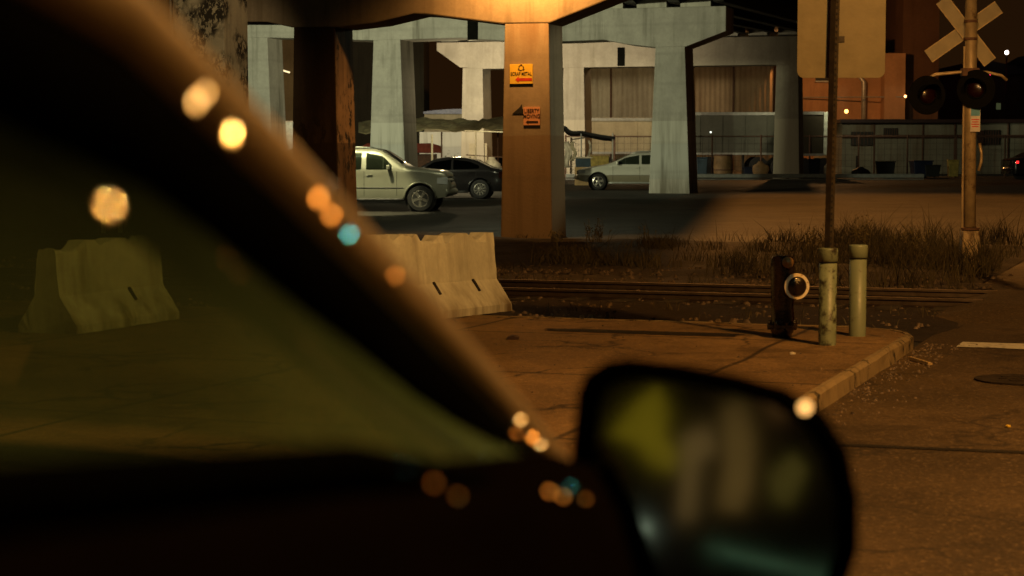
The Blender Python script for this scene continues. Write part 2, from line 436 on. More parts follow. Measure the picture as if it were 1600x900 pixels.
# track bed, ties and rails
g = MB(); random.seed(5)
rows = []
for i in range(150):
    a = -26 + i*.18
    row = []
    for b, z in ((.05,.02),(.7,.03),(1.6,.05),(2.6,.055),(3.4,.05),(4.3,.05),(5.2,.055),(6.2,.04),(7.2,.03),(8.0,.03),(8.6,.01)):
        p = site(min(a,.12), b, z*max(0,min(1,(.10-a)/.5))); p.z += mnoise.noise(p*3.1)*.03 + mnoise.noise(p*9)*.02
        row.append(p)
    rows.append(row)
tag(g.grid(rows).build('track_bed', MT['ballast'], fix=False), kind='structure')
tr = thing('railway_track', 'rusty railway track crossing behind the sidewalk and kerb', 'railway track', site(0,0), -TH)
for b in (3.6, 5.035):
    pr = [(-.075,.045),(.075,.045),(.075,.055),(.014,.07),(.012,.115),(.036,.125),(.034,.152),(-.034,.152),(-.036,.125),(-.012,.115),(-.014,.07),(-.075,.055)]
    m = MB(); rows = []
    P0 = [Vector((-26, b+x, z)) for x, z in pr]; P1 = [Vector((.14, b+x, z)) for x, z in pr]
    k = len(pr); m.add(P0+P1, [tuple(range(k)), tuple(range(2*k-1,k-1,-1))] + [(i,(i+1)%k,(i+1)%k+k,i+k) for i in range(k)])
    m.build('rail', MT['rail'], tr)
for i in range(42):
    m = MB().box((-.25 - i*.6, 4.32, .02 + random.uniform(-.008,.008)), (.23, 2.55, .09), Matrix.Rotation(random.uniform(-.02,.02),3,'Z'))
    m.build('railway_tie', MT['tie'], tr)
# soil between track and lot
g = MB(); rows = []
for i in range(70):
    a = -28 + i*.4; row = []
    for j in range(26):
        b = 7.6 + j*.5
        p = site(min(a,.08), b, 0); e = min(1, (b-7.6)/1.2, (20.1-b)/2.0, max(0, -.2-min(a,.08))/.9)
        p.z = zg(p.y) + max(-.02, .10*max(0,e) + (mnoise.noise(p*.8)*.07 + mnoise.noise(p*3)*.03)*max(0,e) - .012)
        row.append(p)
    rows.append(row)
tag(g.grid(rows).build('soil_strip', MT['dirt'], fix=False), kind='structure')

# ------------------------------------------------------------------ grass (stuff) and weeds
def blades(spec, name, mat):
    v = []; f = []
    for p, h, lean, wd in spec:
        a = random.uniform(0, 2*math.pi); la = random.uniform(0, 2*math.pi)
        dx = math.cos(a)*wd; dy = math.sin(a)*wd
        lx, ly = math.cos(la)*lean*h, math.sin(la)*lean*h
        b = len(v)
        v += [(p.x-dx,p.y-dy,p.z),(p.x+dx,p.y+dy,p.z),(p.x+dx*.7+lx*.35,p.y+dy*.7+ly*.35,p.z+h*.55),(p.x-dx*.7+lx*.35,p.y-dy*.7+ly*.35,p.z+h*.55),(p.x+lx,p.y+ly,p.z+h)]
        f += [(b,b+1,b+2,b+3),(b+3,b+2,b+4)]
    me = bpy.data.meshes.new(name); me.from_pydata(v, [], f); me.materials.append(mat)
    o = bpy.data.objects.new(name, me); C.objects.link(o); return o
MT['grass'] = plain('grass', (.07,.055,.022), .8, 0, .75, 1.8)
MT['weed'] = plain('weed', (.17,.135,.055), .8, 0, .4, 6)
random.seed(11); sp = []
while len(sp) < 7500:
    a = random.uniform(-15, -.4); b = random.uniform(6.6, 19.6)
    p = site(a, b)
    n1 = mnoise.noise(Vector((p.x*.55, p.y*.4, 0)))*.5 + mnoise.noise(Vector((p.x*1.7, p.y*1.3, 4)))*.35
    right = max(0, min(1, (a + 8.5)/5))
    dens = -.30 + n1*2.4 + .55*right - (.25 if b > 16 else 0) - (.25 if b < 8.5 else 0)
    if random.random() > dens: continue
    p.z = zg(p.y) + (.02 if b < 7.6 else .06)
    h = random.uniform(.03,.12) + right*random.uniform(.04,.2) + (.45*right + .03) * max(0, n1+.15) * random.uniform(.5,1.5)
    if random.random() < .05*right: h += random.uniform(.15,.4)
    sp.append((p, h, random.uniform(.15,1.1), random.uniform(.003,.010)))
tag(blades(sp, 'grass', MT['grass']), kind='stuff')
random.seed(12); sp = []
while len(sp) < 1500:
    a = random.uniform(-12, -.2); b = random.choice((random.uniform(-.1,.8), random.uniform(.1,2.6), random.uniform(5.8,7)))
    p = site(a, b, .03)
    if mnoise.noise(p*1.4) < .18: continue
    sp.append((p, random.uniform(.05,.16), random.uniform(.2,.8), random.uniform(.003,.006)))
tag(blades(sp, 'track_weeds', MT['grass']), kind='stuff')
def weed(u, v, Y, h, label, n=26, seed=1):
    random.seed(seed)
    p = at(u, v, Y); m = MB()
    for k in range(n):
        st = Vector((random.gauss(0,.10), random.gauss(0,.07), 0)); hh = h*random.uniform(.55,1); le = Vector((random.gauss(0,.14), random.gauss(0,.12), 1))
        pts = [st + le*hh*t for t in (0,.5,1)]
        m.tube(pts, [.006,.004,.002], 4)
        for q in range(14):
            t = random.uniform(.25,1); c = st + le*hh*t
            d = Vector((random.uniform(-1,1), random.uniform(-1,1), random.uniform(-.2,.8))).normalized()*random.uniform(.03,.09)
            s_ = d.cross(Vector((0,0,1))).normalized()*.012
            m.add([c, c+d*.5+s_, c+d, c+d*.5-s_], [(0,1,2,3)])
    o = m.build('weed_plant', MT['weed'], fix=False); o.location = (p.x, p.y, zg(p.y)+.03)
    tag(o, label, 'weed', 'tall weeds beside the track')
weed(929, 378, 36.5, .50, 'tall pale dry weed standing in front of the dark lot', 22, 2)
weed(868, 378, 37.0, .30, 'low pale weed at the foot of the orange column', 12, 3)
weed(1012, 388, 35.0, .42, 'thin dark weed between the pale weed and the long grass', 9, 4)
weed(1270, 405, 30.5, .62, 'bushy weed behind the black hydrant and sign pole', 24, 5)
weed(1345, 400, 31.0, .75, 'tall dark weed clump behind the two pipe bollards', 26, 6)
weed(1425, 420, 28.8, .65, 'dark weed clump just before the crossing signal mast', 24, 8)

# ------------------------------------------------------------------ concrete barriers
def jersey(name, label, end_world, yaw, pitch=0, L=3.05, seed=1):
    root = thing(name, label, 'barrier', end_world, yaw, 'concrete road barriers')
    root.rotation_euler = (pitch, 0, yaw)
    random.seed(seed)
    prof = [(-.305,0),(-.305,.075),(-.13,.33),(-.085,.81),(.085,.81),(.13,.33),(.305,.075),(.305,0)]
    def dens(p):
        out = []
        for i in range(len(p)):
            a, b = p[i], p[(i+1)%len(p)]
            k = 1 if abs(a[0]-b[0]) + abs(a[1]-b[1]) < .1 else 5
            for j in range(k): out.append((a[0]+(b[0]-a[0])*j/k, a[1]+(b[1]-a[1])*j/k))
        return out
    pr = dens(prof); m = MB(); N = 44; rows = []
    for i in range(N+1):
        y = -L + L*i/N; row = []
        for x, z in pr:
            q = Vector((x, y, z)); dx = mnoise.noise(q*6+Vector((seed,0,0)))*.006; dz = 0
            if z > .78:
                k = mnoise.noise(Vector((y*3.1, seed*3.3, 0))) + .5*mnoise.noise(Vector((y*9, seed, 2)))
                dz = -max(0, k-.25)*.16
            if z > .70:
                for yc, hw_, dp in ((-.42,.16,.07),(-1.55,.26,.09),(-2.3,.12,.05)):
                    if abs(y-yc) < hw_ and z > .79: dz -= dp*(1-(abs(y-yc)/hw_)**3)*(1 + .5*mnoise.noise(Vector((y*20,x*9,3)))); dx -= math.copysign(.012, x)
            if z < .08 and abs(x) > .28: dx += -math.copysign(max(0, mnoise.noise(Vector((y*5, seed, 7)))-.1)*.06, x)
            ex = .012*mnoise.noise(Vector((x*11, z*11, seed))) if i in (0, N) else 0
            row.append((x+dx, y+ex, z+dz))
        rows.append(row + [row[0]])
    m.grid(rows)
    k = len(pr); m.f.append(tuple(range(k))); m.f.append(tuple((N)*(k+1)+j for j in range(k)))
    o = m.build('barrier_body', MT['barrier'], root)
    for y in [q for q in (-.62,-1.55,-2.5) if q > -L+.2]:
        # lifting slot in the sloping foot: thin dark recess plate lying on the slope
        d = Vector((.175, 0, -.255)).normalized()
        a0 = Vector((.135, y, .345)); a1 = a0 + d*.14
        nrm = Vector((.255,0,.175)).normalized()*.004
        s = MB()
        s.add([a0+nrm+Vector((0,-.018,0)), a0+nrm+Vector((0,.018,0)), a1+nrm+Vector((0,.018,0)), a1+nrm+Vector((0,-.018,0)),
               a0-nrm*4+Vector((0,-.018,0)), a0-nrm*4+Vector((0,.018,0)), a1-nrm*4+Vector((0,.018,0)), a1-nrm*4+Vector((0,-.018,0))],
              [(0,1,2,3),(4,7,6,5),(0,4,5,1),(1,5,6,2),(2,6,7,3),(3,7,4,0)])
        s.build('lifting_slot', MT['hole'], root)
    return root
pe = gnd(773, 481, .13)
jersey('jersey_barrier', 'chipped pale concrete barrier in front of the railway rails', (pe.x-.10, pe.y+.05, .105), -R_(23), -R_(1.6), seed=2)
pe = at(238, 498, 18.6)
jersey('jersey_barrier', 'concrete barrier seen through the window of the dark car', (pe.x, pe.y, .13), -R_(21), 0, L=1.75, seed=5)

# ------------------------------------------------------------------ overpass bents
BY = -R_(17.5)
def bent(label, org, cols, soffit, top, depth, wb, wt, mat, beam_mat, col_mats=None, zbase=-.2, x0=-11):
    o = thing('overpass_bent', label, 'bridge pier', org, BY, 'concrete bents carrying the overpass')
    lo = zbase
    xs_ = [p[0] for p in soffit]
    def sof(x):
        for (xa,za),(xb,zb) in zip(soffit, soffit[1:]):
            if xa <= x <= xb: return za + (zb-za)*(x-xa)/(xb-xa)
        return soffit[0][1]
    poly = list(soffit) + [(soffit[-1][0], top), (soffit[0][0], top)]
    MB().prism(poly, -.004, depth).build('crossbeam', beam_mat, o, bevel=.03)
    for i, c in enumerate(cols):
        zt = sof(c) + .02
        m = MB().frustum((c, depth/2, lo), (wb, depth*1.02, 0), (c, depth/2, zt), (wt, depth*.98, 0))
        m.build('column', (col_mats or {}).get(i, mat), o, bevel=.025)
    return o
# near bent (right-hand column carries the two signs)
B1 = (.3, 40.0, 0)
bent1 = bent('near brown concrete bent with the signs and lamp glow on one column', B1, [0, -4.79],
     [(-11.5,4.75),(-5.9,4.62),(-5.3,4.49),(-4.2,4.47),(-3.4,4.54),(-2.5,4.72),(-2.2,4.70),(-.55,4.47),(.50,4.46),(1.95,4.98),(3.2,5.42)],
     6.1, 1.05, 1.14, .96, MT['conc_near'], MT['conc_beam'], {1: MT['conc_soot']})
pm_ = at(811,170,40); q_ = Vector((pm_.x-B1[0], pm_.y-B1[1], 0)); lx_ = q_.x*math.cos(BY) + q_.y*math.sin(BY)
MB().prism([(lx_-.16,pm_.z-.10),(lx_+.14,pm_.z-.10),(lx_+.12,pm_.z-.02),(lx_+.06,pm_.z+.0),(lx_+.05,pm_.z+.10),(lx_-.0,pm_.z+.03)], -.010, -.004).build('paint_mark', MT['black_matte'], bent1)
# middle bent
B2 = (6.0, 73.0, 0)
bent2 = bent('grey green lit concrete bent with four columns behind the parked cars', B2, [0,-5.76,-11.52,-17.28],
     [(-26,6.6),(-17.9,6.52),(-16.6,6.52),(-12.2,6.33),(-10.8,6.33),(-8.5,6.36),(-6.4,6.2),(-5.1,6.15),(-4.0,6.15),(-2.6,6.18),(-1.7,6.0),(-.6,5.86),(.6,5.86),(2.15,6.42)],
     7.36, 1.5, 1.62, 1.14, MT['conc_mid'], MT['conc_mid'], zbase=0)
MB().box((-7.9,-.02,6.75),(.42,.05,.95)).build('drain_box', MT['void'], bent2)
# rear bent
B3 = (13.75, 96.0, 0)
bent3 = bent('rear bent with warm lit beige columns in front of the corrugated warehouse', B3, [0,-5.54,-11.08,-16.6],
     [(-18.6,7.3),(-17.3,6.4)] + [(-16.6+.6,6.3),(-11.08-.6,6.3),(-11.08+.6,6.3),(-5.54,6.3),(0,6.3),(.7,6.3),(2.6,6.9)],
     7.72, 1.4, 1.35, 1.1, MT['conc_back'], MT['conc_back'], zbase=.3)
MB().box((-8.55,-.02,6.82),(.36,.05,.95)).build('drain_box', MT['void'], bent3)

# deck with girders
dk = thing('overpass_deck', 'dark steel girder deck of the overpass above the parked cars', 'bridge deck', (0,0,0))
def bl(B, x, y): # bent-local to world xy
    c, s = math.cos(BY), math.sin(BY)
    return Vector((B[0] + c*x - s*y, B[1] + s*x + c*y, 0))
lines = []
for k in range(15):
    x2 = 1.75 - k*1.72
    p1 = bl(B1, 2.9 - k*1.15, .5); p1.z = 6.28
    p2 = bl(B2, x2, .7); p2.z = 7.56
    p3 = bl(B3, 2.2 - k*1.5, .7); p3.z = 7.92
    p4 = p3 + Vector((1.5,16,0)); p4.z = 8.2
    m = MB()
    for a, b in ((p1,p2),(p2,p3),(p3,p4)):
        d = (b-a); s_ = Vector((d.y,-d.x,0)).normalized()
        for (wd, z0, z1) in ((.2,0,.04),(.02,.04,.86),(.2,.86,.90)):
            V = [a-s_*wd+Vector((0,0,z0)), a+s_*wd+Vector((0,0,z0)), b+s_*wd+Vector((0,0,z0)), b-s_*wd+Vector((0,0,z0)),
                 a-s_*wd+Vector((0,0,z1)), a+s_*wd+Vector((0,0,z1)), b+s_*wd+Vector((0,0,z1)), b-s_*wd+Vector((0,0,z1))]
            m.add(V, [(0,3,2,1),(4,5,6,7),(0,1,5,4),(1,2,6,5),(2,3,7,6),(3,0,4,7)])
    m.build('girder', MT['steel_dark'], dk)
    lines.append((p1,p2,p3,p4))
m = MB()
ext = []
for tpl in (lines[0], lines[-1]):
    sgn = 1 if tpl is lines[0] else -1
    ext.append([p + Vector((sgn*1.2, 0, .93)) for p in tpl])
m.grid([ext[0], ext[1]]); 
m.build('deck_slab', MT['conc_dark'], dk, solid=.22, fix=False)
m = MB()
for k in range(14):
    for idx in (1, 2):
        a = lines[k][idx]; b = lines[k+1][idx]
        c = (a+b)/2; d = b-a
        MB().box((c.x, c.y+.3, c.z+.14), (d.length-.55, .35, .62), Matrix.Rotation(BY, 3, 'Z')).build('diaphragm', MT['diaphragm'], dk)

# stained nearer pier and dark abutment with pipes at far left
p = at(312, 245, 38)
pier = thing('concrete_pier', 'brown pier with black mould stains left of the lit bents', 'pier', (p.x, p.y, 0), BY)
MB().frustum((0,.55,-.2),(1.16,1.1,0),(0,.55,8.5),(1.06,1.1,0)).build('pier_shaft', MT['conc_mold'], pier, bevel=.02)
MB().tube([(-.66,.2,0),(-.66,.2,8)], .06).build('conduit', MT['galv'], pier)
p = at(60, 245, 41)
ab_ = thing('abutment_wall', 'dark abutment wall with pipes beyond the car roof', 'wall', (p.x, p.y, 0), BY)
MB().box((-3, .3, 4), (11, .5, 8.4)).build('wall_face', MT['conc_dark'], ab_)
for x in (1.55, 1.95): MB().tube([(x,-.02,0),(x,-.02,8)], .05, 8).build('pipe', MT['galv'], ab_)

# ------------------------------------------------------------------ signs on the column
def col_pt(x, z): return Vector((x, -.012, z))
def arrow(m, x0, x1, z, h, y):
    d = .5*h
    m.prism([(x0,z),(x0+h*.9,z+h*.75),(x0+h*.9,z+d*.7),(x1,z+d*.7),(x1,z-d*.7),(x0+h*.9,z-d*.7),(x0+h*.9,z-h*.75)], y-.003, y)
def colsign(name, label, u, v, wd, ht, mat, lines_, arrow_mat, arr, recycle=False):
    p = at(u, v, 40.0); c, s = math.cos(BY), math.sin(BY)
    q = Vector((p.x - B1[0], p.y - B1[1], 0)); lx = q.x*c + q.y*s
    wp = bl(B1, lx, -.014)
    r = thing(name, label, 'sign', (wp.x, wp.y, p.z), BY)
    MB().box((0,0,0),(wd,.012,ht)).build('sign_plate', mat, r, bevel=.003)
    for txt, size, z, sq in lines_:
        text_mesh(txt, size, 'sign_lettering', MT['ink'], r, (0,-.0095,z), (math.pi/2,0,0), squeeze=sq)
    m = MB(); arrow(m, arr[0], arr[1], arr[2], arr[3], -.0065); m.build('arrow', arrow_mat, r)
    if recycle:
        m = MB()
        for k in range(3):
            a = 2*math.pi*k/3 + math.pi/2
            M_ = Matrix.Translation((0,0,ht*.30)) @ Matrix.Rotation(a, 4, 'Y')
            # a bent band with an arrow head, one third of the loop
            m.prism([(-.045,.038),(-.02,.062),(.022,.062),(.022,.044),(-.012,.044),(-.03,.026)], -.0095, -.0065, M_)
            m.prism([(.022,.078),(.060,.046),(.030,.020)], -.0095, -.0065, M_)
        m.build('recycling_symbol', MT['ink'], r)
    return r
colsign('column_sign', 'yellow sign with recycling arrows and red arrow on the orange column', 814, 115.5, .50, .41, MT['sign_yellow'],
        [('SCRAP METAL', .105, .0, .70)], MT['ink_red'], (-.13,.235,-.115,.085), True)
colsign('column_sign', 'small orange sign with black arrow on the orange column', 832, 181.5, .36, .38, MT['sign_orange'],
        [('LIBERTY', .115, .105, .78), ('MOVING', .115, -.005, .80)], MT['ink'], (-.125,.14,-.122,.06))

# ------------------------------------------------------------------ hydrant, bollards, sign pole
hb = gnd(1222, 527, .13)
hy = thing('fire_hydrant', 'black cylindrical fire hydrant with a pale ring on the sidewalk', 'fire hydrant', (hb.x, hb.y, .13), R_(-6))
m = MB().lathe([(.085,.0),(.085,.03),(.10,.05),(.10,.10),(.092,.12),(.098,.30),(.104,.46),(.106,.60),(.100,.68),(.088,.705),(.05,.715)], 28)
m.build('barrel', MT['hydrant'], hy, smooth=True)
m = MB().lathe([(.128,.085),(.132,.09),(.132,.115),(.128,.12)], 28)
m.build('flange', MT['hydrant'], hy, bevel=.003)
for k in range(8):
    t = 2*math.pi*k/8 + .3
    MB().lathe([(.016,.07),(.018,.075),(.018,.135),(.014,.145)], 6, Matrix.Translation((.118*math.cos(t), .118*math.sin(t), 0))).build('flange_bolt', MT['hydrant'], hy)
mx = Matrix.Translation((.095, -.07, .455)) @ Matrix.Rotation(R_(90), 4, 'X') @ Matrix.Rotation(R_(18), 4, 'Y')
MB().lathe([(.075,-.06),(.078,.05),(.085,.055),(.085,.085),(.07,.10)], 24, mx).build('hose_outlet', MT['hydrant'], hy, smooth=True)
m = MB(); ro = .113; ri = .077
for k in range(36):
    t0, t1 = 2*math.pi*k/36, 2*math.pi*(k+1)/36
    if k in (99,): continue
    q = []
    for t in (t0, t1):
        for r, z in ((ri,.058),(ro,.058),(ro,.076),(ri,.076)): q.append(mx @ Vector((r*math.cos(t), r*math.sin(t), z)))
    m.add(q, [(0,1,5,4),(1,2,6,5),(2,3,7,6),(3,0,4,7),(0,3,2,1),(4,5,6,7)])
m.build('outlet_ring', MT['ring'], hy)
mc = Matrix.Translation((.04,-.085,.655)) @ Matrix.Rotation(R_(75), 4, 'X')
MB().lathe([(.048,-.04),(.05,.02),(.044,.035),(.018,.04),(.018,.055),(.01,.057)], 16, mc).build('nozzle_cap', MT['hydrant_cap'], hy, smooth=True)
m = MB().tube([mx @ Vector((.0,-.06,.06)), (.08,-.135,.30), (.095,-.12,.17), (.07,-.1,.12)], .008, 6); m.build('cap_chain', MT['rust'], hy, smooth=True)

def bollard(label, u, v, h, mat):
    b = gnd(u, v, .13)
    r = thing('pipe_bollard', label, 'bollard', (b.x, b.y, .13), 0, 'steel pipe bollards on the sidewalk')
    MB().lathe([(.078,-.03),(.0735,.0),(.0735,h-.1)], 28).build('pipe', mat, r, smooth=True)
    o = MB().lathe([(.0735,h-.112),(.081,h-.106),(.082,h-.012),(.078,h),(.06,h+.003)], 28).build('collar', mat, r, smooth=True)
    o.data.materials[0] = mat
    MB().lathe([(.076,h-.122),(.078,h-.12),(.078,h-.113),(.076,h-.112)], 28).build('collar_seam', MT['black'], r)
    return r
b1 = bollard('chipped pale green pipe bollard holding the dark sign pole', 1292.5, 539, .81, MT['bollard'])
b2 = bollard('clean smooth pale pipe bollard beside the chipped one', 1339.5, 525, .80, MT['bollard_clean'])
# big sign seen from the back
sp_ = thing('road_sign', 'large tan back of a rounded road sign on a dark perforated pole', 'road sign', (b1.location.x, b1.location.y, .13))
lean = (.055, 0, 3.4)
m = MB().tube([(0,0,.5),(lean[0]*.9, 0, 3.9)], .038, 4)
m.build('sign_pole', MT['sign_pole'], sp_)
m = MB()
for i in range(60):
    t = i/60; z = .85 + t*3.0
    m.box((.016*z, -.030, z), (.016,.014,.016))
m.build('pole_holes', MT['hole'], sp_)
c0 = at(1313.5, 122, b1.location.y + .06)
hw = .5*(at(1382,100,b1.location.y).x - at(1244,100,b1.location.y).x); r_ = .06
poly = []
for cx, cz, a0 in ((hw-r_, r_, -90),(hw-r_, 1.2-r_, 0),(-hw+r_, 1.2-r_, 90),(-hw+r_, r_, 180)):
    for k in range(7):
        a = R_(a0 + 15*k); poly.append((cx + r_*math.cos(a), cz + r_*math.sin(a)))
zz = c0.z - .13
m = MB().prism([(x + c0.x - b1.location.x, z + zz) for x, z in poly], .045, .050)
m.build('sign_panel', MT['sign_back'], sp_, bevel=.0015)
for z in (.14, 1.0):
    MB().box((c0.x - b1.location.x, .042, zz+z+.18), (.05,.006,.05)).build('sign_bracket', MT['sign_pole'], sp_)

# ------------------------------------------------------------------ railway crossing signal
mb_ = at(1515, 411, 28.6)
cr = thing('crossing_signal', 'tan railroad crossing mast with crossbuck and two unlit flashers', 'crossing signal', (mb_.x, mb_.y, .04), R_(-4))
H_ = 4.6
MB().tube([(0,0,.02),(-.045,0,H_)], [.088,.086], 20).build('mast', MT['mast'], cr, smooth=True)
m = MB().box((0,0,.02),(.62,.5,.04)); m.build('base_plate', MT['mast'], cr)
m = MB().frustum((0,0,.04),(.42,.40,0),(0,0,.12),(.30,.28,0)); m.build('base_foot', MT['mast'], cr, bevel=.01)
m = MB().frustum((0,0,.12),(.30,.28,0),(0,0,.56),(.25,.24,0)); m.build('base_box', MT['mast'], cr, bevel=.02)
MB().lathe([(.10,.56),(.14,.57),(.14,.60),(.10,.61)], 20).build('base_collar', MT['rust'], cr)
for sx_, sy_ in ((-1,-1),(1,-1),(1,1),(-1,1)):
    MB().lathe([(.022,.04),(.022,.10),(.012,.12)], 6, Matrix.Translation((sx_*.25, sy_*.19, 0))).build('anchor_bolt', MT['rust'], cr)
def rel(u, v, Y=28.6): q = at(u, v, Y) - Vector((mb_.x, mb_.y, .04)); return q
cc = rel(1510.5, 47)
for ang, L0, L1, yy in ((35.5,.66,.60,.13),(-52, .58,.60,.105)):
    # boards about 0.23 wide; a thin raised edge each side
    Mx = Matrix.Translation((cc.x, yy, cc.z)) @ Matrix.Rotation(-R_(ang), 4, 'Y')
    P = [(-L0,-.105),(L1,-.105),(L1,.105),(-L0,.105)]
    b = MB().prism(P, -.006, .006, Mx).build('crossbuck_board', MT['sign_back'], cr)
    e = MB()
    for zz_ in (-.098,.098): e.prism([(-L0,zz_-.008),(L1,zz_-.008),(L1,zz_+.008),(-L0,zz_+.008)], -.011, -.0065, Mx)
    e.build('board_edge', MT['sign_edge'], b); 
for dz in (.13,-.13):
    MB().lathe([(.098,cc.z+dz-.02),(.102,cc.z+dz-.015),(.102,cc.z+dz+.015),(.098,cc.z+dz+.02)], 20, Matrix.Translation((-.04,0,0))).build('board_clamp', MT['rust'], cr)
arm_z = rel(1510, 113).z
m = MB().tube([(-.72,-.02,arm_z-.12),(-.55,-.02,arm_z-.035),(-.2,-.02,arm_z),(.2,-.02,arm_z),(.42,-.02,arm_z-.05),(.5,-.02,arm_z-.12)], .024, 8)
m.build('cross_arm', MT['mast'], cr, smooth=True)
MB().box((-.04,0,arm_z),(.26,.22,.12)).build('arm_clamp', MT['rust'], cr, bevel=.015)
for (u_, v_, yaw_) in ((1447.5,149,14),(1522,140,-22)):
    q = rel(u_, v_); 
    Mx = Matrix.Translation((q.x, -.16, q.z)) @ Matrix.Rotation(R_(yaw_), 4, 'Z') @ Matrix.Rotation(R_(90), 4, 'X')
    fl = MB().lathe([(.02,-.16),(.10,-.15),(.13,-.03),(.285,-.02),(.29,-.012),(.285,-.004),(.15,0),(.14,.02),(.13,.022)], 32, Mx).build('flasher', MT['void'], cr, smooth=False)
    MB().lathe([(.128,.012),(.125,.03),(.09,.05),(.04,.06)], 28, Mx).build('flasher_lens', MT['red_lens'], fl, smooth=True)
    h = MB(); rows = []
    for k in range(17):
        t = R_(-15 + 210*k/16)
        rows.append([Mx @ Vector((.155*math.cos(t), .155*math.sin(t), 0)), Mx @ Vector((.158*math.cos(t), .158*math.sin(t), .12 + .12*max(0,math.sin(t))))])
    h.grid(rows).build('flasher_hood', MT['void'], fl, solid=.004)
q = rel(1521, 187)
pm = MB().box((q.x+.01, -.10, q.z), (.15,.008,.36), Matrix.Rotation(R_(8),3,'Z')).build('notice_plate', MT['plate_white'], cr, bevel=.002)
MB().box((q.x+.01, -.106, q.z+.11), (.135,.004,.11), Matrix.Rotation(R_(8),3,'Z')).build('plate_header', MT['plate_blue'], pm)
m = MB()
for k in range(4): m.box((q.x+.01, -.106, q.z - .0 - k*.035), (.10 if k % 2 else .12,.004,.014), Matrix.Rotation(R_(8),3,'Z'))
m.build('plate_lines', MT['ink_red'], pm)
m = MB().tube([(-.12,-.02,.3),(-.125,-.02,1.6),(-.13,-.02,3.3)], .018, 8).build('conduit', MT['mast'], cr)
m = MB().tube([(.11,-.05,q.z-.35),(.14,-.05,q.z-.5),(.14,-.05,1.6),(.10,-.05,1.45)], .022, 8).build('conduit', MT['mast'], cr, smooth=True)

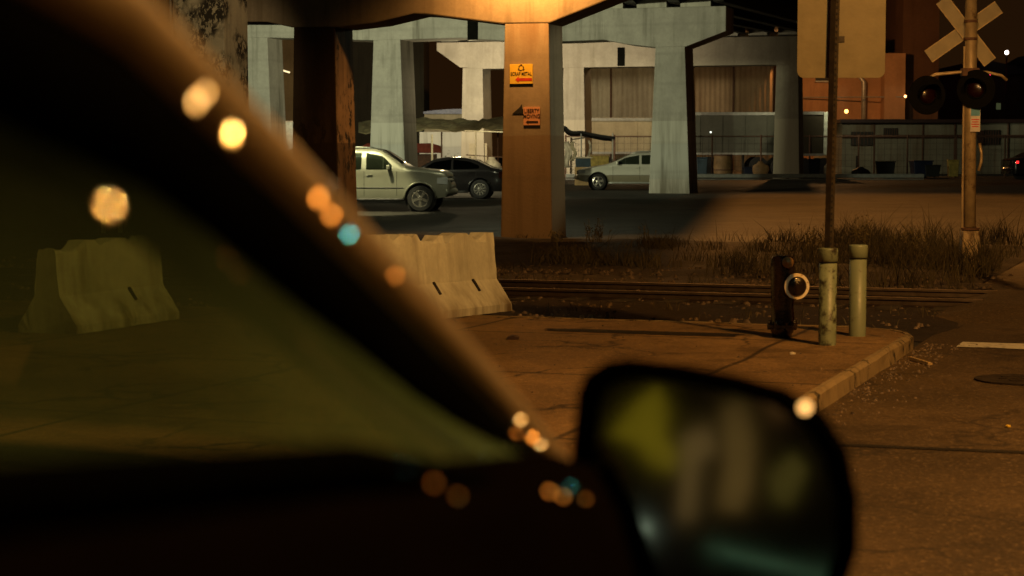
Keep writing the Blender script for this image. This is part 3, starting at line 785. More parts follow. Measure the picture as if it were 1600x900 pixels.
# ------------------------------------------------------------------ cars
def smooth_interp(pts, x):
    for (xa,za),(xb,zb) in zip(pts, pts[1:]):
        if xa <= x <= xb:
            return za + (zb-za)*(x-xa)/max(1e-6, xb-xa)
    return pts[0][1] if x < pts[0][0] else pts[-1][1]
def make_car(name, label, cfg, loc, rz, group):
    L, W, H = cfg['L'], cfg['W'], cfg['H']; top = cfg['top']; belt = cfg['belt']; sill = cfg.get('sill',.28)
    wr = cfg['wr']; wx = cfg['wx']; ar = wr*1.22; paint = cfg['paint']; hw = W/2
    root = thing(name, label, cfg.get('cat','car'), loc, rz, group)
    def tp(x): return (smooth_interp(top, x-.06) + smooth_interp(top, x) + smooth_interp(top, x+.06))/3
    def yS(x, z):
        y = hw
        if x < .8: y *= 1 - .17*((.8-x)/.8)**2
        if x > L-.6: y *= 1 - .12*((x-L+.6)/.6)**2
        if z > belt: y *= 1 - cfg.get('tumble',.22)*((z-belt)/(H-belt))
        else:
            k = (belt-z)/belt; y *= 1 - .05*k*k - .012*math.sin(k*9)
        return y
    def bot(x):
        b = sill + (.10*max(0,(.5-x)/.5))
        for c in wx:
            if abs(x-c) < ar: b = max(b, wr + math.sqrt(max(0, ar*ar-(x-c)**2))*1.0)
        return b
    X = sorted(set([round(L*i/64,4) for i in range(65)] + [round(c+s*ar*k,4) for c in wx for s in (-1,1) for k in (1.001,.985,.94,.85,.7)]))
    X = [x for x in X if 0 <= x <= L]
    NR = 14; m = MB(); 
    for sgn in (-1,1):
        rows = []
        for x in X:
            zb, zt = bot(x), tp(x); row = []
            if x < .02: zb, zt = zb+.05, zt-.05
            for i in range(NR+1):
                t = i/NR; z = zb + (zt-zb)*t
                y = yS(x, z) * (1 - .07*max(0,(t-.8)/.2)**2)
                row.append((x + (.10*(abs(t-.45)/.55)**2 if x < .02 else 0), sgn*y, z))
            rows.append(row)
        m.grid(rows)
    rows = []
    for x in X:
        zt = tp(x) - (.05 if x < .02 else 0); y = yS(x, zt)*.93
        rows.append([(x + (.10*1 if x < .02 else 0), y*s, zt + .035*(1-s*s)) for s in (-1,-.8,-.5,0,.5,.8,1)])
    m.grid(rows)
    for x in (X[0], X[-1]):
        rows = []
        zb, zt = bot(x), tp(x)
        if x < .02: zb, zt = zb+.05, zt-.05
        for i in range(NR+1):
            t = i/NR; z = zb+(zt-zb)*t; y = yS(x,z)*(1 - .07*max(0,(t-.8)/.2)**2)
            rows.append([(x + (.10*(abs(t-.45)/.55)**2 - .05*(1-s*s) if x < .02 else .05*(1-s*s)), y*s, z) for s in (-1,-.6,0,.6,1)])
        m.grid(rows)
    b = m.build('body', paint, root, smooth=True)
    bm = bmesh.new(); bm.from_mesh(b.data); bmesh.ops.remove_doubles(bm, verts=bm.verts, dist=.002)
    bmesh.ops.recalc_face_normals(bm, faces=bm.faces); bm.to_mesh(b.data); bm.free()
    for p_ in b.data.polygons: p_.use_smooth = True
    # dark underside and wheel wells
    MB().box((L/2, 0, sill+.12), (L-.5, W*.80, .16)).box((L/2,0,.75),(L*.7,W*.7,.04)).build('underbody', MT['black_matte'], root)
    # windows
    for sgn in (-1,1):
        for (xa, zla, zua, xb, zlb, zub) in cfg['wins']:
            rows = []
            for i in range(9):
                s = i/8; x = xa + (xb-xa)*s; zl = zla+(zlb-zla)*s; zu = zua+(zub-zua)*s; row = []
                for j in range(6):
                    z = zl + (zu-zl)*j/5; row.append((x, sgn*(yS(x,z)*(1-.0) + .008), z))
                rows.append(row)
            wdo = MB().grid(rows).build('side_window', MT['car_glass_dark'], root, smooth=True, fix=False)
    for (xa, xb, nm, fr) in cfg['screens']:
        rows = []
        for i in range(9):
            x = xa+(xb-xa)*i/8; zt = tp(x); y = yS(x, zt)*fr
            rows.append([(x, y*s, zt + .035*(1-s*s) + .012) for s in (-1,-.6,-.2,.2,.6,1)])
        MB().grid(rows).build(nm, MT['car_glass_dark'], root, smooth=True, fix=False)
    # wheels
    for c in wx:
        for sgn in (-1,1):
            yy = sgn*(hw-.12)
            Mx = Matrix.Translation((c, yy, wr)) @ Matrix.Rotation(R_(90)*(1 if sgn < 0 else -1), 4, 'X')
            tw = MB().lathe([(wr*.66,-.11),(wr*.93,-.105),(wr,-.075),(wr,.075),(wr*.93,.105),(wr*.70,.112),(wr*.655,.095)], 36, Mx)
            ty = tw.build('wheel', MT['tyre'], root, smooth=False)
            rm = MB(); rr = wr*.66
            n = cfg.get('spokes',5)
            for k in range(36):
                t0, t1 = 2*math.pi*k/36, 2*math.pi*(k+1)/36; q = []
                for t in (t0,t1):
                    for r, z in ((rr,.10),(rr*.88,.108),(rr*.86,.06)): q.append(Mx @ Vector((r*math.cos(t), r*math.sin(t), z)))
                rm.add(q, [(0,1,4,3),(1,2,5,4)])
            for k in range(n):
                t = 2*math.pi*k/n + .3; wd = rr*.15*(5/n)**.6
                cs, sn = math.cos(t), math.sin(t)
                def P(r, o_, z): return Mx @ Vector((cs*r - sn*o_, sn*r + cs*o_, z))
                rm.add([P(.02,-wd*.8,.098), P(.02,wd*.8,.098), P(rr*.93,wd*1.25,.104), P(rr*.93,-wd*1.25,.104), P(.02,-wd*.8,.05), P(.02,wd*.8,.05), P(rr*.93,wd*1.25,.05), P(rr*.93,-wd*1.25,.05)],
                       [(0,1,2,3),(0,4,5,1),(1,5,6,2),(3,2,6,7),(0,3,7,4)])
            rm.lathe([(.075,.05),(.075,.105),(.05,.112)], 16, Mx)
            rm.build('rim', MT['alloy'], ty)
            MB().lathe([(rr*.98,.02),(rr*.98,.035),(.05,.036)], 24, Mx).build('brake_disc', MT['black'], ty)
            MB().lathe([(ar*.97,-.14),(ar*.99,-.13),(ar*.99,.04),(ar*.97,.05)], 28, Matrix.Translation((c, sgn*(hw-.24), wr)) @ Matrix.Rotation(R_(90), 4, 'X')).build('wheel_well', MT['black_matte'], root)
    for sgn in (-1,1):
        # wheel arch lip
        for c in wx:
            pts = []
            for k in range(15):
                t = math.pi*k/14; x = c + ar*1.01*math.cos(t); z = wr + ar*1.01*math.sin(t)
                pts.append((x, sgn*(yS(x,z)+.004), z))
            MB().tube(pts, cfg.get('lip',.022), 6).build('wheel_arch', cfg.get('arch_mat', paint), root, smooth=True)
        xm = cfg['mirror'][0]; zm = cfg['mirror'][1]
        MB().box((xm, sgn*(hw+.10), zm), (.10,.22,.15)).build('door_mirror', cfg.get('mirror_mat', paint), root, bevel=.035)
        hl = cfg['head']; rows = []
        for i in range(6):
            s = i/5; x = hl[0]+(hl[1]-hl[0])*s; row = []
            for j in range(4):
                z = hl[2] + .03*s + (hl[3]-hl[2])*(1-.25*s)*j/3; row.append((x, sgn*(yS(x,z)+.012), z))
            rows.append(row)
        MB().grid(rows).build('headlight', MT['headlight'], root, smooth=True)
        tlx = cfg['tail']; rows = []
        for i in range(4):
            x = tlx[0]+(tlx[1]-tlx[0])*i/3
            rows.append([(x, sgn*(yS(x, z)+.012), z) for z in (tlx[2], (tlx[2]+tlx[3])/2, tlx[3])])
        MB().grid(rows).build('tail_light', cfg.get('tail_mat', MT['red_lens']), root)
        for (xh, zh) in cfg['handles']:
            MB().box((xh, sgn*(yS(xh,zh)+.02), zh), (.17,.03,.03)).build('door_handle', cfg.get('handle_mat', paint), root, bevel=.008)
        for xg in cfg['gaps']:
            pts = [(xg, sgn*(yS(xg, sill+.1 + (belt-sill-.12)*k/8)+.001), sill+.1 + (belt-sill-.12)*k/8) for k in range(9)]
            MB().tube(pts, .006, 4).build('door_gap', MT['black'], root)
        if 'trim' in cfg:
            zt_, mt_, th_ = cfg['trim']
            x0, x1 = wx[0]+ar*1.05, wx[1]-ar*1.05
            pts = [(x0+(x1-x0)*k/10, sgn*(yS(x0+(x1-x0)*k/10, zt_)+.004), zt_) for k in range(11)]
            MB().tube(pts, th_, 6).build('side_trim', mt_, root)
        # dark rubber along the sill
        x0, x1 = wx[0]+ar*1.0, wx[1]-ar*1.0
        pts = [(x0+(x1-x0)*k/10, sgn*(yS(x0+(x1-x0)*k/10, sill)-.01), sill-.01) for k in range(11)]
        MB().tube(pts, .045, 6).build('sill', cfg.get('sill_mat', MT['plastic']), root, smooth=True)
        if cfg.get('rack'):
            x0, x1 = cfg['rack']
            pts = [(x0+(x1-x0)*k/10, sgn*hw*.66, tp(x0+(x1-x0)*k/10)+.055+(.0 if 0<k<10 else -.05)) for k in range(11)]
            MB().tube(pts, .022, 6).build('roof_rail', MT['galv'], root, smooth=True)
    # front bumper, grille
    pts = []
    for k in range(13):
        s = -1 + k/6; y = s*yS(.12,.5)*.97; pts.append((.02 + .14*abs(s)**4 - .05*(1-s*s), y, sill+.22))
    MB().tube(pts, .10, 8, flat=1.1).build('front_bumper', cfg.get('bumper_mat', paint), root, smooth=True)
    MB().box((.015,0,cfg['head'][2]+.04),(.05,W*.5,.16)).build('grille', MT['black'], root, bevel=.02)
    pts = []
    for k in range(13):
        s = -1 + k/6; y = s*yS(L-.1,.5)*.97; pts.append((L - .02 - .12*abs(s)**4 + .05*(1-s*s), y, sill+.24))
    MB().tube(pts, .10, 8, flat=1.1).build('rear_bumper', cfg.get('bumper_mat', paint), root, smooth=True)
    # cabin floor and seats: dark shapes behind the glass
    m = MB()
    for x in cfg.get('seats', (2.2,3.2)):
        for sgn in (-1,1):
            m.box((x, sgn*.38, belt-.05),(.16,.48,.62), Matrix.Rotation(R_(12),3,'Y')).box((x+.06, sgn*.38, belt+.30),(.10,.26,.18))
    m.build('seats', MT['black_matte'], root, bevel=.04)
    return root
MT['car_glass_dark'] = glass('car_glass_dark', (.50,.56,.50), .42, refl=.5, rough=.03)
suv_cfg = dict(L=5.2, W=1.98, H=1.84, belt=1.20, tumble=.16, sill=.36, wr=.385, wx=(.86,4.0), paint=MT['paint_suv'], cat='suv', lip=.03,
    top=[(0,1.0),(.07,1.11),(.22,1.18),(.8,1.24),(1.22,1.28),(1.36,1.35),(1.98,1.77),(2.2,1.83),(3.5,1.85),(4.8,1.82),(5.1,1.62),(5.2,1.15)],
    wins=[(1.70,1.24,1.36,1.95,1.24,1.62),(1.955,1.24,1.625,2.46,1.24,1.74),(2.60,1.24,1.74,3.5,1.24,1.74),(3.62,1.24,1.70,4.5,1.26,1.66)],
    screens=[(1.42,2.02,'windshield',.86),(4.75,5.05,'rear_window',.8)], mirror=(1.78,1.30), mirror_mat=MT['paint_suv'], head=(.06,.36,.80,1.02), tail=(5.0,5.17,.9,1.4),
    handles=[(2.36,1.08),(3.45,1.08)], gaps=(1.55,2.52,3.6), trim=(.70,MT['plastic'],.014), handle_mat=MT['paint_suv'], seats=(2.6,3.6), rack=(2.3,4.6))
sedan_cfg = dict(L=4.65, W=1.82, H=1.46, belt=.98, sill=.26, wr=.335, wx=(.90,3.64), paint=MT['paint_black'], spokes=10,
    top=[(0,.62),(.12,.72),(.4,.80),(1.2,.93),(1.35,.98),(2.0,1.36),(2.5,1.44),(3.0,1.44),(3.5,1.34),(4.05,1.08),(4.4,1.02),(4.6,.98),(4.65,.90)],
    wins=[(1.72,1.01,1.10,2.0,1.01,1.28),(2.005,1.01,1.285,2.62,1.02,1.38),(2.70,1.02,1.38,3.25,1.04,1.31),(3.25,1.04,1.31,3.6,1.06,1.16)],
    screens=[(1.40,1.98,'windshield',.88),(3.5,4.03,'rear_window',.82)], mirror=(1.72,1.05), head=(.10,.55,.60,.74), tail=(4.3,4.6,.72,.94),
    handles=[(2.5,.90),(3.35,.93)], gaps=(1.5,2.64,3.5), seats=(2.4,3.1))
wagon_cfg = dict(L=4.75, W=1.76, H=1.50, belt=1.00, sill=.30, wr=.335, wx=(.86,3.5), paint=MT['paint_wagon'], cat='station wagon', lip=.018,
    top=[(0,.70),(.12,.80),(.3,.86),(.9,.96),(1.20,1.01),(1.32,1.06),(2.15,1.43),(2.5,1.50),(3.4,1.52),(4.2,1.47),(4.45,1.36),(4.7,1.0),(4.75,.9)],
    wins=[(1.60,1.035,1.12,1.95,1.035,1.30),(1.955,1.035,1.30,2.50,1.035,1.40),(2.60,1.035,1.405,3.4,1.035,1.41),(3.48,1.04,1.41,4.2,1.08,1.36)],
    screens=[(1.34,2.12,'windshield',.86),(4.25,4.6,'rear_window',.8)], mirror=(1.62,1.10), head=(.06,.34,.66,.82), tail=(4.4,4.68,.8,1.2),
    handles=[(2.42,.90),(3.3,.92)], gaps=(1.45,2.53,3.42), trim=(.605,MT['galv'],.010), seats=(2.4,3.2), rack=(2.2,4.2), sill_mat=MT['galv'])
GC = 'cars parked under the overpass'
def place(u, Y): p = at(u, 300, Y); return (p.x, Y, zg(Y))
# root at the nose centre; the visible flank is nearest, so shift the centre back by half a width
make_car('silver_suv', 'grey green silver SUV parked nose toward the black sedan', suv_cfg, (place(706,56.0)[0], 57.1, zg(56.5)), R_(180-5), GC)
make_car('black_sedan', 'black sedan with multi spoke wheels beside the silver SUV', sedan_cfg, (place(590,67)[0], 67.9, zg(67.4)), R_(-3), GC)
make_car('white_wagon', 'white and tan station wagon parked behind the grey column', wagon_cfg, (place(903,77)[0], 77.9, zg(77.4)), R_(-3), GC)
yc = dict(sedan_cfg); yc['paint'] = MT['paint_yellow']
make_car('yellow_car', 'yellow car half hidden behind the sooty dark column', yc, (place(405,86)[0], 88, zg(87)), R_(5), GC)
dc = dict(sedan_cfg); dc['tail'] = (4.50,4.62,.78,.90); dc['tail_mat'] = emit('tail_lit', (1,.02,.02), 2.5)
make_car('dark_car', 'dark car with glowing red tail light by the low warehouse', dc, (at(1575,270,95).x + 4.55, 96, zg(95)), R_(180+12), GC)

# ------------------------------------------------------------------ buildings at the back
def corrug(name, mat, parent, x0, x1, y, z0, z1, pitch=.30, depth=.05):
    m = MB(); n = int((x1-x0)/pitch*2); row0 = []; row1 = []
    for i in range(n+1):
        x = x0 + (x1-x0)*i/n; d = depth if i % 2 else 0
        row0.append((x, y+d, z0)); row1.append((x, y+d, z1))
    m.grid([row0,row1]); return m.build(name, mat, parent, fix=False)
MT['corr_tan'] = concrete('corr_tan', (.40,.36,.27), .6, (.14,.10,.06))
MT['corr_rust'] = concrete('corr_rust', (.36,.25,.15), .95, (.12,.055,.025), scale=.7)
MT['low_wall'] = concrete('low_wall', (.25,.245,.19), .9, (.13,.07,.035), scale=.8)
MT['trailer_side'] = concrete('trailer_side', (.10,.105,.085), .5, (.06,.06,.05))
MT['trailer_white'] = plain('trailer_white', (.55,.62,.55), .5)
MT['brick'] = concrete('brick', (.45,.26,.14), .45, (.16,.07,.04), scale=.6)
MT['brick_dark'] = concrete('brick_dark', (.13,.07,.04), .6, (.05,.025,.014), scale=.6)
MT['roof_dark'] = plain('roof_dark', (.03,.012,.010), .6)
MT['beige_wall'] = concrete('beige_wall', (.48,.43,.30), .3)
MT['blue_roof'] = plain('blue_roof', (.06,.09,.22), .4)
MT['red_cloth'] = plain('red_cloth', (.26,.045,.025), .8)
MT['tarp_olive'] = plain('tarp_olive', (.30,.28,.16), .9, 0, .45, 2.5, .3)
MT['tarp_black'] = plain('tarp_black', (.008,.009,.010), .8)
MT['bag_white'] = plain('bag_white', (.55,.50,.40), .5, 0, .3, 5)
MT['grille'] = plain('grille', (.015,.016,.014), .6)

zb = zg(112)
# corrugated warehouse (tan part and rusty part)
wx0 = at(916, 100, 116).x; wx1 = at(1207, 100, 116).x; wt_ = at(900, 103, 116).z
wh = thing('corrugated_warehouse', 'tall tan and rusty corrugated warehouse behind the trailers', 'warehouse', (0,0,0))
xm_ = at(1084, 100, 116).x
corrug('wall', MT['corr_tan'], wh, wx0, xm_, 116, zb, wt_)
corrug('rusty_wall', MT['corr_rust'], wh, xm_+.01, wx1, 116, zb, wt_)
MB().box(((wx0+wx1)/2, 121, wt_+.06),(wx1-wx0+.3,10.4,.12)).build('roof', MT['roof_dark'], wh)
MB().box((wx1+.03, 121, (zb+wt_)/2),(.05,9.9,wt_-zb)).box((wx0-.03, 121, (zb+wt_)/2),(.05,9.9,wt_-zb)).build('side_wall', MT['corr_rust'], wh)
for xx in (xm_-5, xm_+2.4): MB().tube([(xx,115.93,zb),(xx,115.93,wt_)], .06, 8).build('downpipe', MT['rust'], wh)
# box trailers
def trailer(label, u0, u1, Y, vt, end_white=False, side=None):
    xa, xb = at(u0,200,Y).x, at(u1,200,Y).x; zt = at(u0, vt, Y).z; zz = zg(Y)
    r = thing('box_trailer', label, 'trailer', ((xa+xb)/2, Y, zz), 0, 'box trailers along the warehouse')
    l = xb-xa; h = zt-zz
    MB().box((0,1.25,(1.1+h)/2),(l,2.5,h-1.1)).build('trailer_box', side or MT['trailer_side'], r, bevel=.06)
    MB().box((0,-.02,h-.09),(l-.02,.05,.16)).build('top_rail', MT['galv'], r)
    MB().box((0,-.02,1.16),(l-.02,.05,.12)).build('bottom_rail', MT['galv'], r)
    for k in range(int(l/1.2)): MB().box((-l/2+.6+k*1.2, -.012, (1.1+h)/2),(.05,.03,h-1.45)).build('side_post', side or MT['trailer_side'], r)
    if end_white: MB().box((l/2+.20,1.25,(1.1+h)/2),(.38,2.48,h-1.15)).build('rear_door', MT['trailer_white'], r, bevel=.02)
    for x in (-l/2+1.2, l/2-1.0, l/2-2.2):
        for y in (.15, 2.35):
            MB().lathe([(.25,-.13),(.5,-.12),(.5,.12),(.25,.13)], 24, Matrix.Translation((x,y,.5)) @ Matrix.Rotation(R_(90),4,'X')).build('wheel', MT['tyre'], r)
    for x in (-l/2+3.0,): MB().box((x,.5,.55),(.12,.12,1.1)).box((x,.5,.03),(.3,.3,.06)).build('landing_leg', MT['black'], r)
    return r
trailer('long grey green box trailer right of the grey column, its roof edge pale', 1076, 1250, 103, 175)
trailer('dark box trailer with a bright pale end door behind the sign pole', 1252, 1287, 99, 174, True, MT['conc_dark'])
trailer('tan box trailer behind the white wagon', 912, 1072, 108, 184, False, MT['beige_wall'])
# low long warehouse at right
lw = thing('low_warehouse', 'long low rust streaked warehouse behind the fence and crossing mast', 'warehouse', (0,0,0))
la, lb_ = at(1316,200,107).x, at(1760,200,107).x; lt = at(1400,192,107).z; lz = zg(107)
MB().box(((la+lb_)/2, 112, (lt+lz)/2),(lb_-la,10,lt-lz)).build('wall', MT['low_wall'], lw)
MB().box(((la+lb_)/2, 111.9, lt+.10),(lb_-la+.3,10.5,.20)).build('roof', MT['roof_dark'], lw)
for (u_, v0, v1, w_) in ((1347,206,227,34),(1392,200,211,22),(1550,203,226,24),(1532,204,226,9)):
    c = at(u_, (v0+v1)/2, 106.9); hh = (v1-v0)/27.9; ww = w_/27.9
    f = MB().box((c.x, 106.94, c.z),(ww,.10,hh)).build('window', MT['grille'], lw)
    m = MB()
    for k in range(6): m.box((c.x-ww/2+ww*(k+.5)/6, 106.87, c.z),(.03,.03,hh))
    m.build('window_grille', MT['rust'], f)
for u_ in (1366, 1442, 1492, 1575): 
    c = at(u_, 230, 106.9); MB().tube([(c.x,106.93,lz),(c.x,106.93,lt)], .05, 6).build('downpipe', MT['rust'], lw)
for v_ in (211.5, 214.5):
    c = at(1400, v_, 106.9); MB().tube([(la,106.9,c.z),(lb_,106.9,c.z)], .035, 6).build('wall_pipe', MT['rust'], lw)
# orange lit brick building behind
bb = thing('brick_building', 'tall orange lit brick building rising behind the low warehouse', 'building', (0,0,0))
bx0, bx1, bx2, bx3 = (at(u,150,128).x for u in (1222,1378,1410,1466))
bt = at(1300, 60, 128).z
MB().box(((bx0+bx1)/2, 134.5, (bt+.8)/2),(bx1-bx0, 12, bt-.8)).build('wall', MT['brick'], bb)
MB().box(((bx1+bx2)/2, 133.6, (at(1390,83,127).z+.8)/2),(bx2-bx1, 13, at(1390,83,127).z-.8)).build('pilaster', MT['brick'], bb)
MB().box(((bx2+bx3)/2, 134.0, 8.5),(bx3-bx2, 12, 16.4)).build('tower_wall', MT['brick_dark'], bb)
c = at(1351,160,128); MB().tube([(c.x,128.3,1),(c.x,128.3,at(1351,128,128).z),(c.x-.25,128.4,at(1351,120,128).z),(c.x-.25,128.4,bt)], .17, 8).build('downpipe', MT['galv'], bb, smooth=True)
c = at(1286,124,128); f = MB().box((c.x,128.44,c.z+.35),(.85,.14,.9)).build('window', MT['grille'], bb); MB().box((c.x,128.34,c.z-.12),(.95,.12,.08)).build('window_sill', MT['galv'], f)
c = at(1325,152,128); MB().tube([(bx0,128.44,c.z),(bx2,127.02,c.z)], .04, 6).build('wall_cable', MT['galv'], bb)
# dark house at far right, with lamps
dh = thing('dark_building', 'black unlit building behind the crossing mast at the horizon', 'building', (at(1535,150,150).x,150,1.3))
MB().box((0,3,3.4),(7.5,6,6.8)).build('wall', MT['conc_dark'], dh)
MB().prism([(-4,6.8),(4,6.8),(3.6,7.2),(0,8.0),(-3.6,7.2)], -.3, 6.3).build('roof', MT['black_matte'], dh)
c = at(1561,166,149.8); MB().box((c.x-dh.location.x,-.02,c.z-1.3),(.35,.05,.5)).build('window', emit('win_dim', (.6,.7,.3), .06), dh)
c = at(1535,166,149.8); MB().box((c.x-dh.location.x,-.02,c.z-1.3),(.35,.05,.5)).build('window', MT['grille'], dh)
dh2 = thing('dark_building', 'black gabled shed at the edge of the sky beside the unlit building', 'building', (at(1620,150,160).x,160,1.3))
MB().box((0,3,3.7),(5,6,7.4)).build('wall', MT['conc_dark'], dh2)
MB().prism([(-2.8,7.4),(2.8,7.4),(0,9.0)], -.3, 6.3).build('roof', MT['black_matte'], dh2)
def far_lamp(label, u, v, Y, col, s, r=.10, pole=True):
    p = at(u, v, Y)
    o = thing('distant_lamp', label, 'lamp', (p.x, p.y, 1.3 if pole else p.z))
    z = p.z - 1.3 if pole else 0
    MB().lathe([(r*.3,z-r),(r*.8,z-r*.7),(r,z),(r*.8,z+r*.7),(r*.3,z+r)], 14).build('lamp_globe', emit('lamp_'+label.split()[0]+str(u), col, s), o, smooth=True)
    if pole: MB().tube([(0,.0,0),(0,0,z-r)], .06, 6).build('lamp_post', MT['black'], o)
    else: MB().tube([(0,.0,0),(0,.25,0)], .03, 6).build('lamp_arm', MT['black'], o)
far_lamp('small white lamp in the dark sky by the crossbuck', 1573, 82, 148, (1,.82,.75), 6, .16)
far_lamp('small red lamp under the white lamp', 1544, 117, 146, (1,.03,.12), 9, .17)
far_lamp('tall narrow orange lamp on the trailer beside the sign pole', 1322.5, 174, 106.8, (1,.35,.08), 7, .11, False)
far_lamp('small orange wall lamp left of the flasher', 1414.5, 150.5, 126.5, (1,.45,.15), 6, .09, False)
far_lamp('bright white work lamp hanging behind the grey column', 1110.5, 206.5, 98, (.95,1,.85), 2, .045, False)

# fence, guard rail
fz = zg(99)
fn = thing('chain_link_fence', 'long dim chain link fence in front of the low warehouse', 'fence', (0,0,0))
fx0, fx1 = at(884,200,99).x, at(1800,200,99).x; ft = at(1300,213,99).z
for k in range(13):
    x = fx0 + (fx1-fx0)*k/12; MB().tube([(x,99,fz),(x,99,ft+.08)], .045, 8).build('fence_post', MT['rust'], fn)
MB().tube([(fx0,99,ft),(fx1,99,ft)], .03, 8).build('top_rail', MT['rust'], fn)
m = MB()
for k in range(90): x = fx0+(fx1-fx0)*k/90; m.box((x,99.05,(fz+ft)/2),(.012,.012,ft-fz))
for k in range(7): m.box(((fx0+fx1)/2,99.06,fz+.25+k*.3),(fx1-fx0,.010,.010))
m.build('fence_mesh', MT['steel_dark'], fn)
gr = thing('guard_rail', 'pale galvanised guard rail low behind the white wagon', 'guard rail', (0,0,0))
gx0, gx1 = at(884,275,94).x, at(1444,278,94).x; gz = zg(94)
z0, z1 = at(1200,285,94).z, at(1200,272,94).z
MB().box(((gx0+gx1)/2, 94, z1-.09),(gx1-gx0,.10,.20)).box(((gx0+gx1)/2, 93.98, z0+.12),(gx1-gx0,.06,.12)).build('rail_beam', MT['galv'], gr, bevel=.03)
for k in range(9): MB().box((gx0+.4+(gx1-gx0-.8)*k/8, 94.1, (gz+z1)/2),(.14,.10,z1-gz)).build('rail_post', MT['rust'], gr)

# white fence posts and tarp roof left of the orange column
wf = thing('white_fence', 'thin white pipe fence under the olive tarp roof', 'fence', (0,0,0))
x0, x1, x2 = at(675,220,84).x, at(743.5,220,84).x, at(790,220,84).x
MB().tube([(x0,84,zg(84)),(x0,84,at(675,210,84).z)], .045, 8).build('fence_post', MT['white_post'], wf)
MB().tube([(x1,84,zg(84)),(x1,84,at(743,205,84).z)], .03, 8).build('fence_post', MT['white_post'], wf)
MB().tube([(at(726,205,84).x,84,at(726,204.5,84).z),(x2,84,at(780,206.5,84).z)], .028, 8).build('top_rail', MT['white_post'], wf)
MB().tube([(at(728,242,84).x,84,at(728,242,84).z),(x2,84,at(780,246,84).z)], .02, 8).build('mid_rail', MT['rust'], wf)
tr_ = thing('tarp_roof', 'sagging olive tarp stretched like a roof behind the black sedan', 'tarp', (0,0,0))
m = MB(); rows = []
for j in range(9):
    row = []
    for i in range(41):
        u = 560 + 235*i/40; Y = 86 + j*.55
        sag = 4*math.sin(i*.19+1) + 3*math.sin(i*.55+j) + 1.5*math.sin(i*1.3+j*.9)
        vv = 205 - j*2.2 + sag*.5 - (5 if i > 32 else 0)
        p = at(u, vv, Y); row.append(p + Vector((0,0,.05*mnoise.noise(Vector((i*.8,j*.9,0))))))
    rows.append(row)
m.grid(rows).build('tarp_sheet', MT['tarp_olive'], tr_, solid=.02, fix=False, smooth=False)
for u_ in (600, 690, 778): 
    p = at(u_, 206, 87); MB().tube([(p.x,87,zg(87)),(p.x,87,p.z)], .04, 6).build('tarp_pole', MT['rust'], tr_)
bs = thing('blue_roof_hut', 'small beige hut with a curved blue roof behind the tarp', 'hut', (0,0,0))
x0, x1 = at(663,185,112).x, at(735,185,112).x; zt = at(663,178.5,112).z
MB().box(((x0+x1)/2,114,(zt+.8)/2),(x1-x0,4,zt-.8)).build('wall', MT['beige_wall'], bs)
prf = [(x0-.05,zt+.02),(x1+.05,zt+.02)] + [(x1+.05-(x1-x0+.1)*k/10, zt+.06+.25*math.sin(math.pi*(.12+.88*(1-k/10)*.55+.0)) ) for k in range(11)]
MB().prism(prf, 111.85, 116.1).build('roof', MT['blue_roof'], bs)
# low grey wall behind the tarp with beige panels
gw = thing('yard_wall', 'pale grey yard wall under the olive tarp', 'wall', (0,0,0))
x0, x1 = at(655,220,103).x, at(762,220,103).x
MB().box(((x0+x1)/2,103.5,(at(700,206,103).z+.6)/2),(x1-x0,.3,at(700,206,103).z-.6)).build('wall_face', MT['conc_mid'], gw)
x0, x1 = at(733,232,101).x, at(761,232,101).x
o = MB().box(((x0+x1)/2,101,(at(740,224,101).z+zg(101))/2),(x1-x0,.12,at(740,224,101).z-zg(101))).build('plywood_panel', MT['beige_wall'], None, bevel=.01)
tag(o, 'beige plywood panel leaning by the white pipe fence', 'panel')
rc = thing('red_canopy', 'rust red canopy low behind the silver SUV roof', 'canopy', (at(655,235,90).x,90,zg(90)))
zc = at(655,224,90).z - zg(90)
MB().prism([(-2.6,zc-.45),(1.05,zc-.45),(1.0,zc-.12),(.6,zc),(-2.4,zc),(-2.6,zc-.1)], -.6, .8).build('canopy_cloth', MT['red_cloth'], rc, bevel=.05)
MB().box((-.8,.3,(zc-.5)/2),(3.2,.9,zc-.5)).build('canopy_base', MT['rust'], rc)
def shrub(label, u, v, Y, w_, h_, n, mat, seed):
    random.seed(seed); p = at(u, v, Y); m = MB()
    for k in range(n):
        c = Vector((random.gauss(0,w_*.33), random.gauss(0,.25), abs(random.gauss(.4,.28))*h_))
        d = Vector((random.uniform(-1,1),random.uniform(-1,1),random.uniform(-.3,1))).normalized()*random.uniform(.08,.2)
        s_ = d.cross(Vector((.3,.4,1))).normalized()*.035
        m.add([c, c+d*.5+s_, c+d, c+d*.5-s_],[(0,1,2,3)])
    r = thing('shrub', label, 'shrub', (p.x, Y, zg(Y)))
    m.build('foliage', mat, r, fix=False)
    s2 = MB()
    for k in range(6): s2.tube([(random.gauss(0,.05),random.gauss(0,.05),0),(random.gauss(0,w_*.25),random.gauss(0,.2),h_*.7)],[.02,.008],5)
    s2.build('stem', MT['tie'], r)
MT['leaf'] = plain('leaf', (.085,.11,.045), .7, 0, .4, 3)
shrub('scrubby green shrub behind the black sedan', 702, 245, 88, 2.1, 1.25, 420, MT['leaf'], 3)
shrub('thin dark shrub near the beige panel', 727, 245, 90, 1.0, 1.1, 130, MT['leaf'], 4)
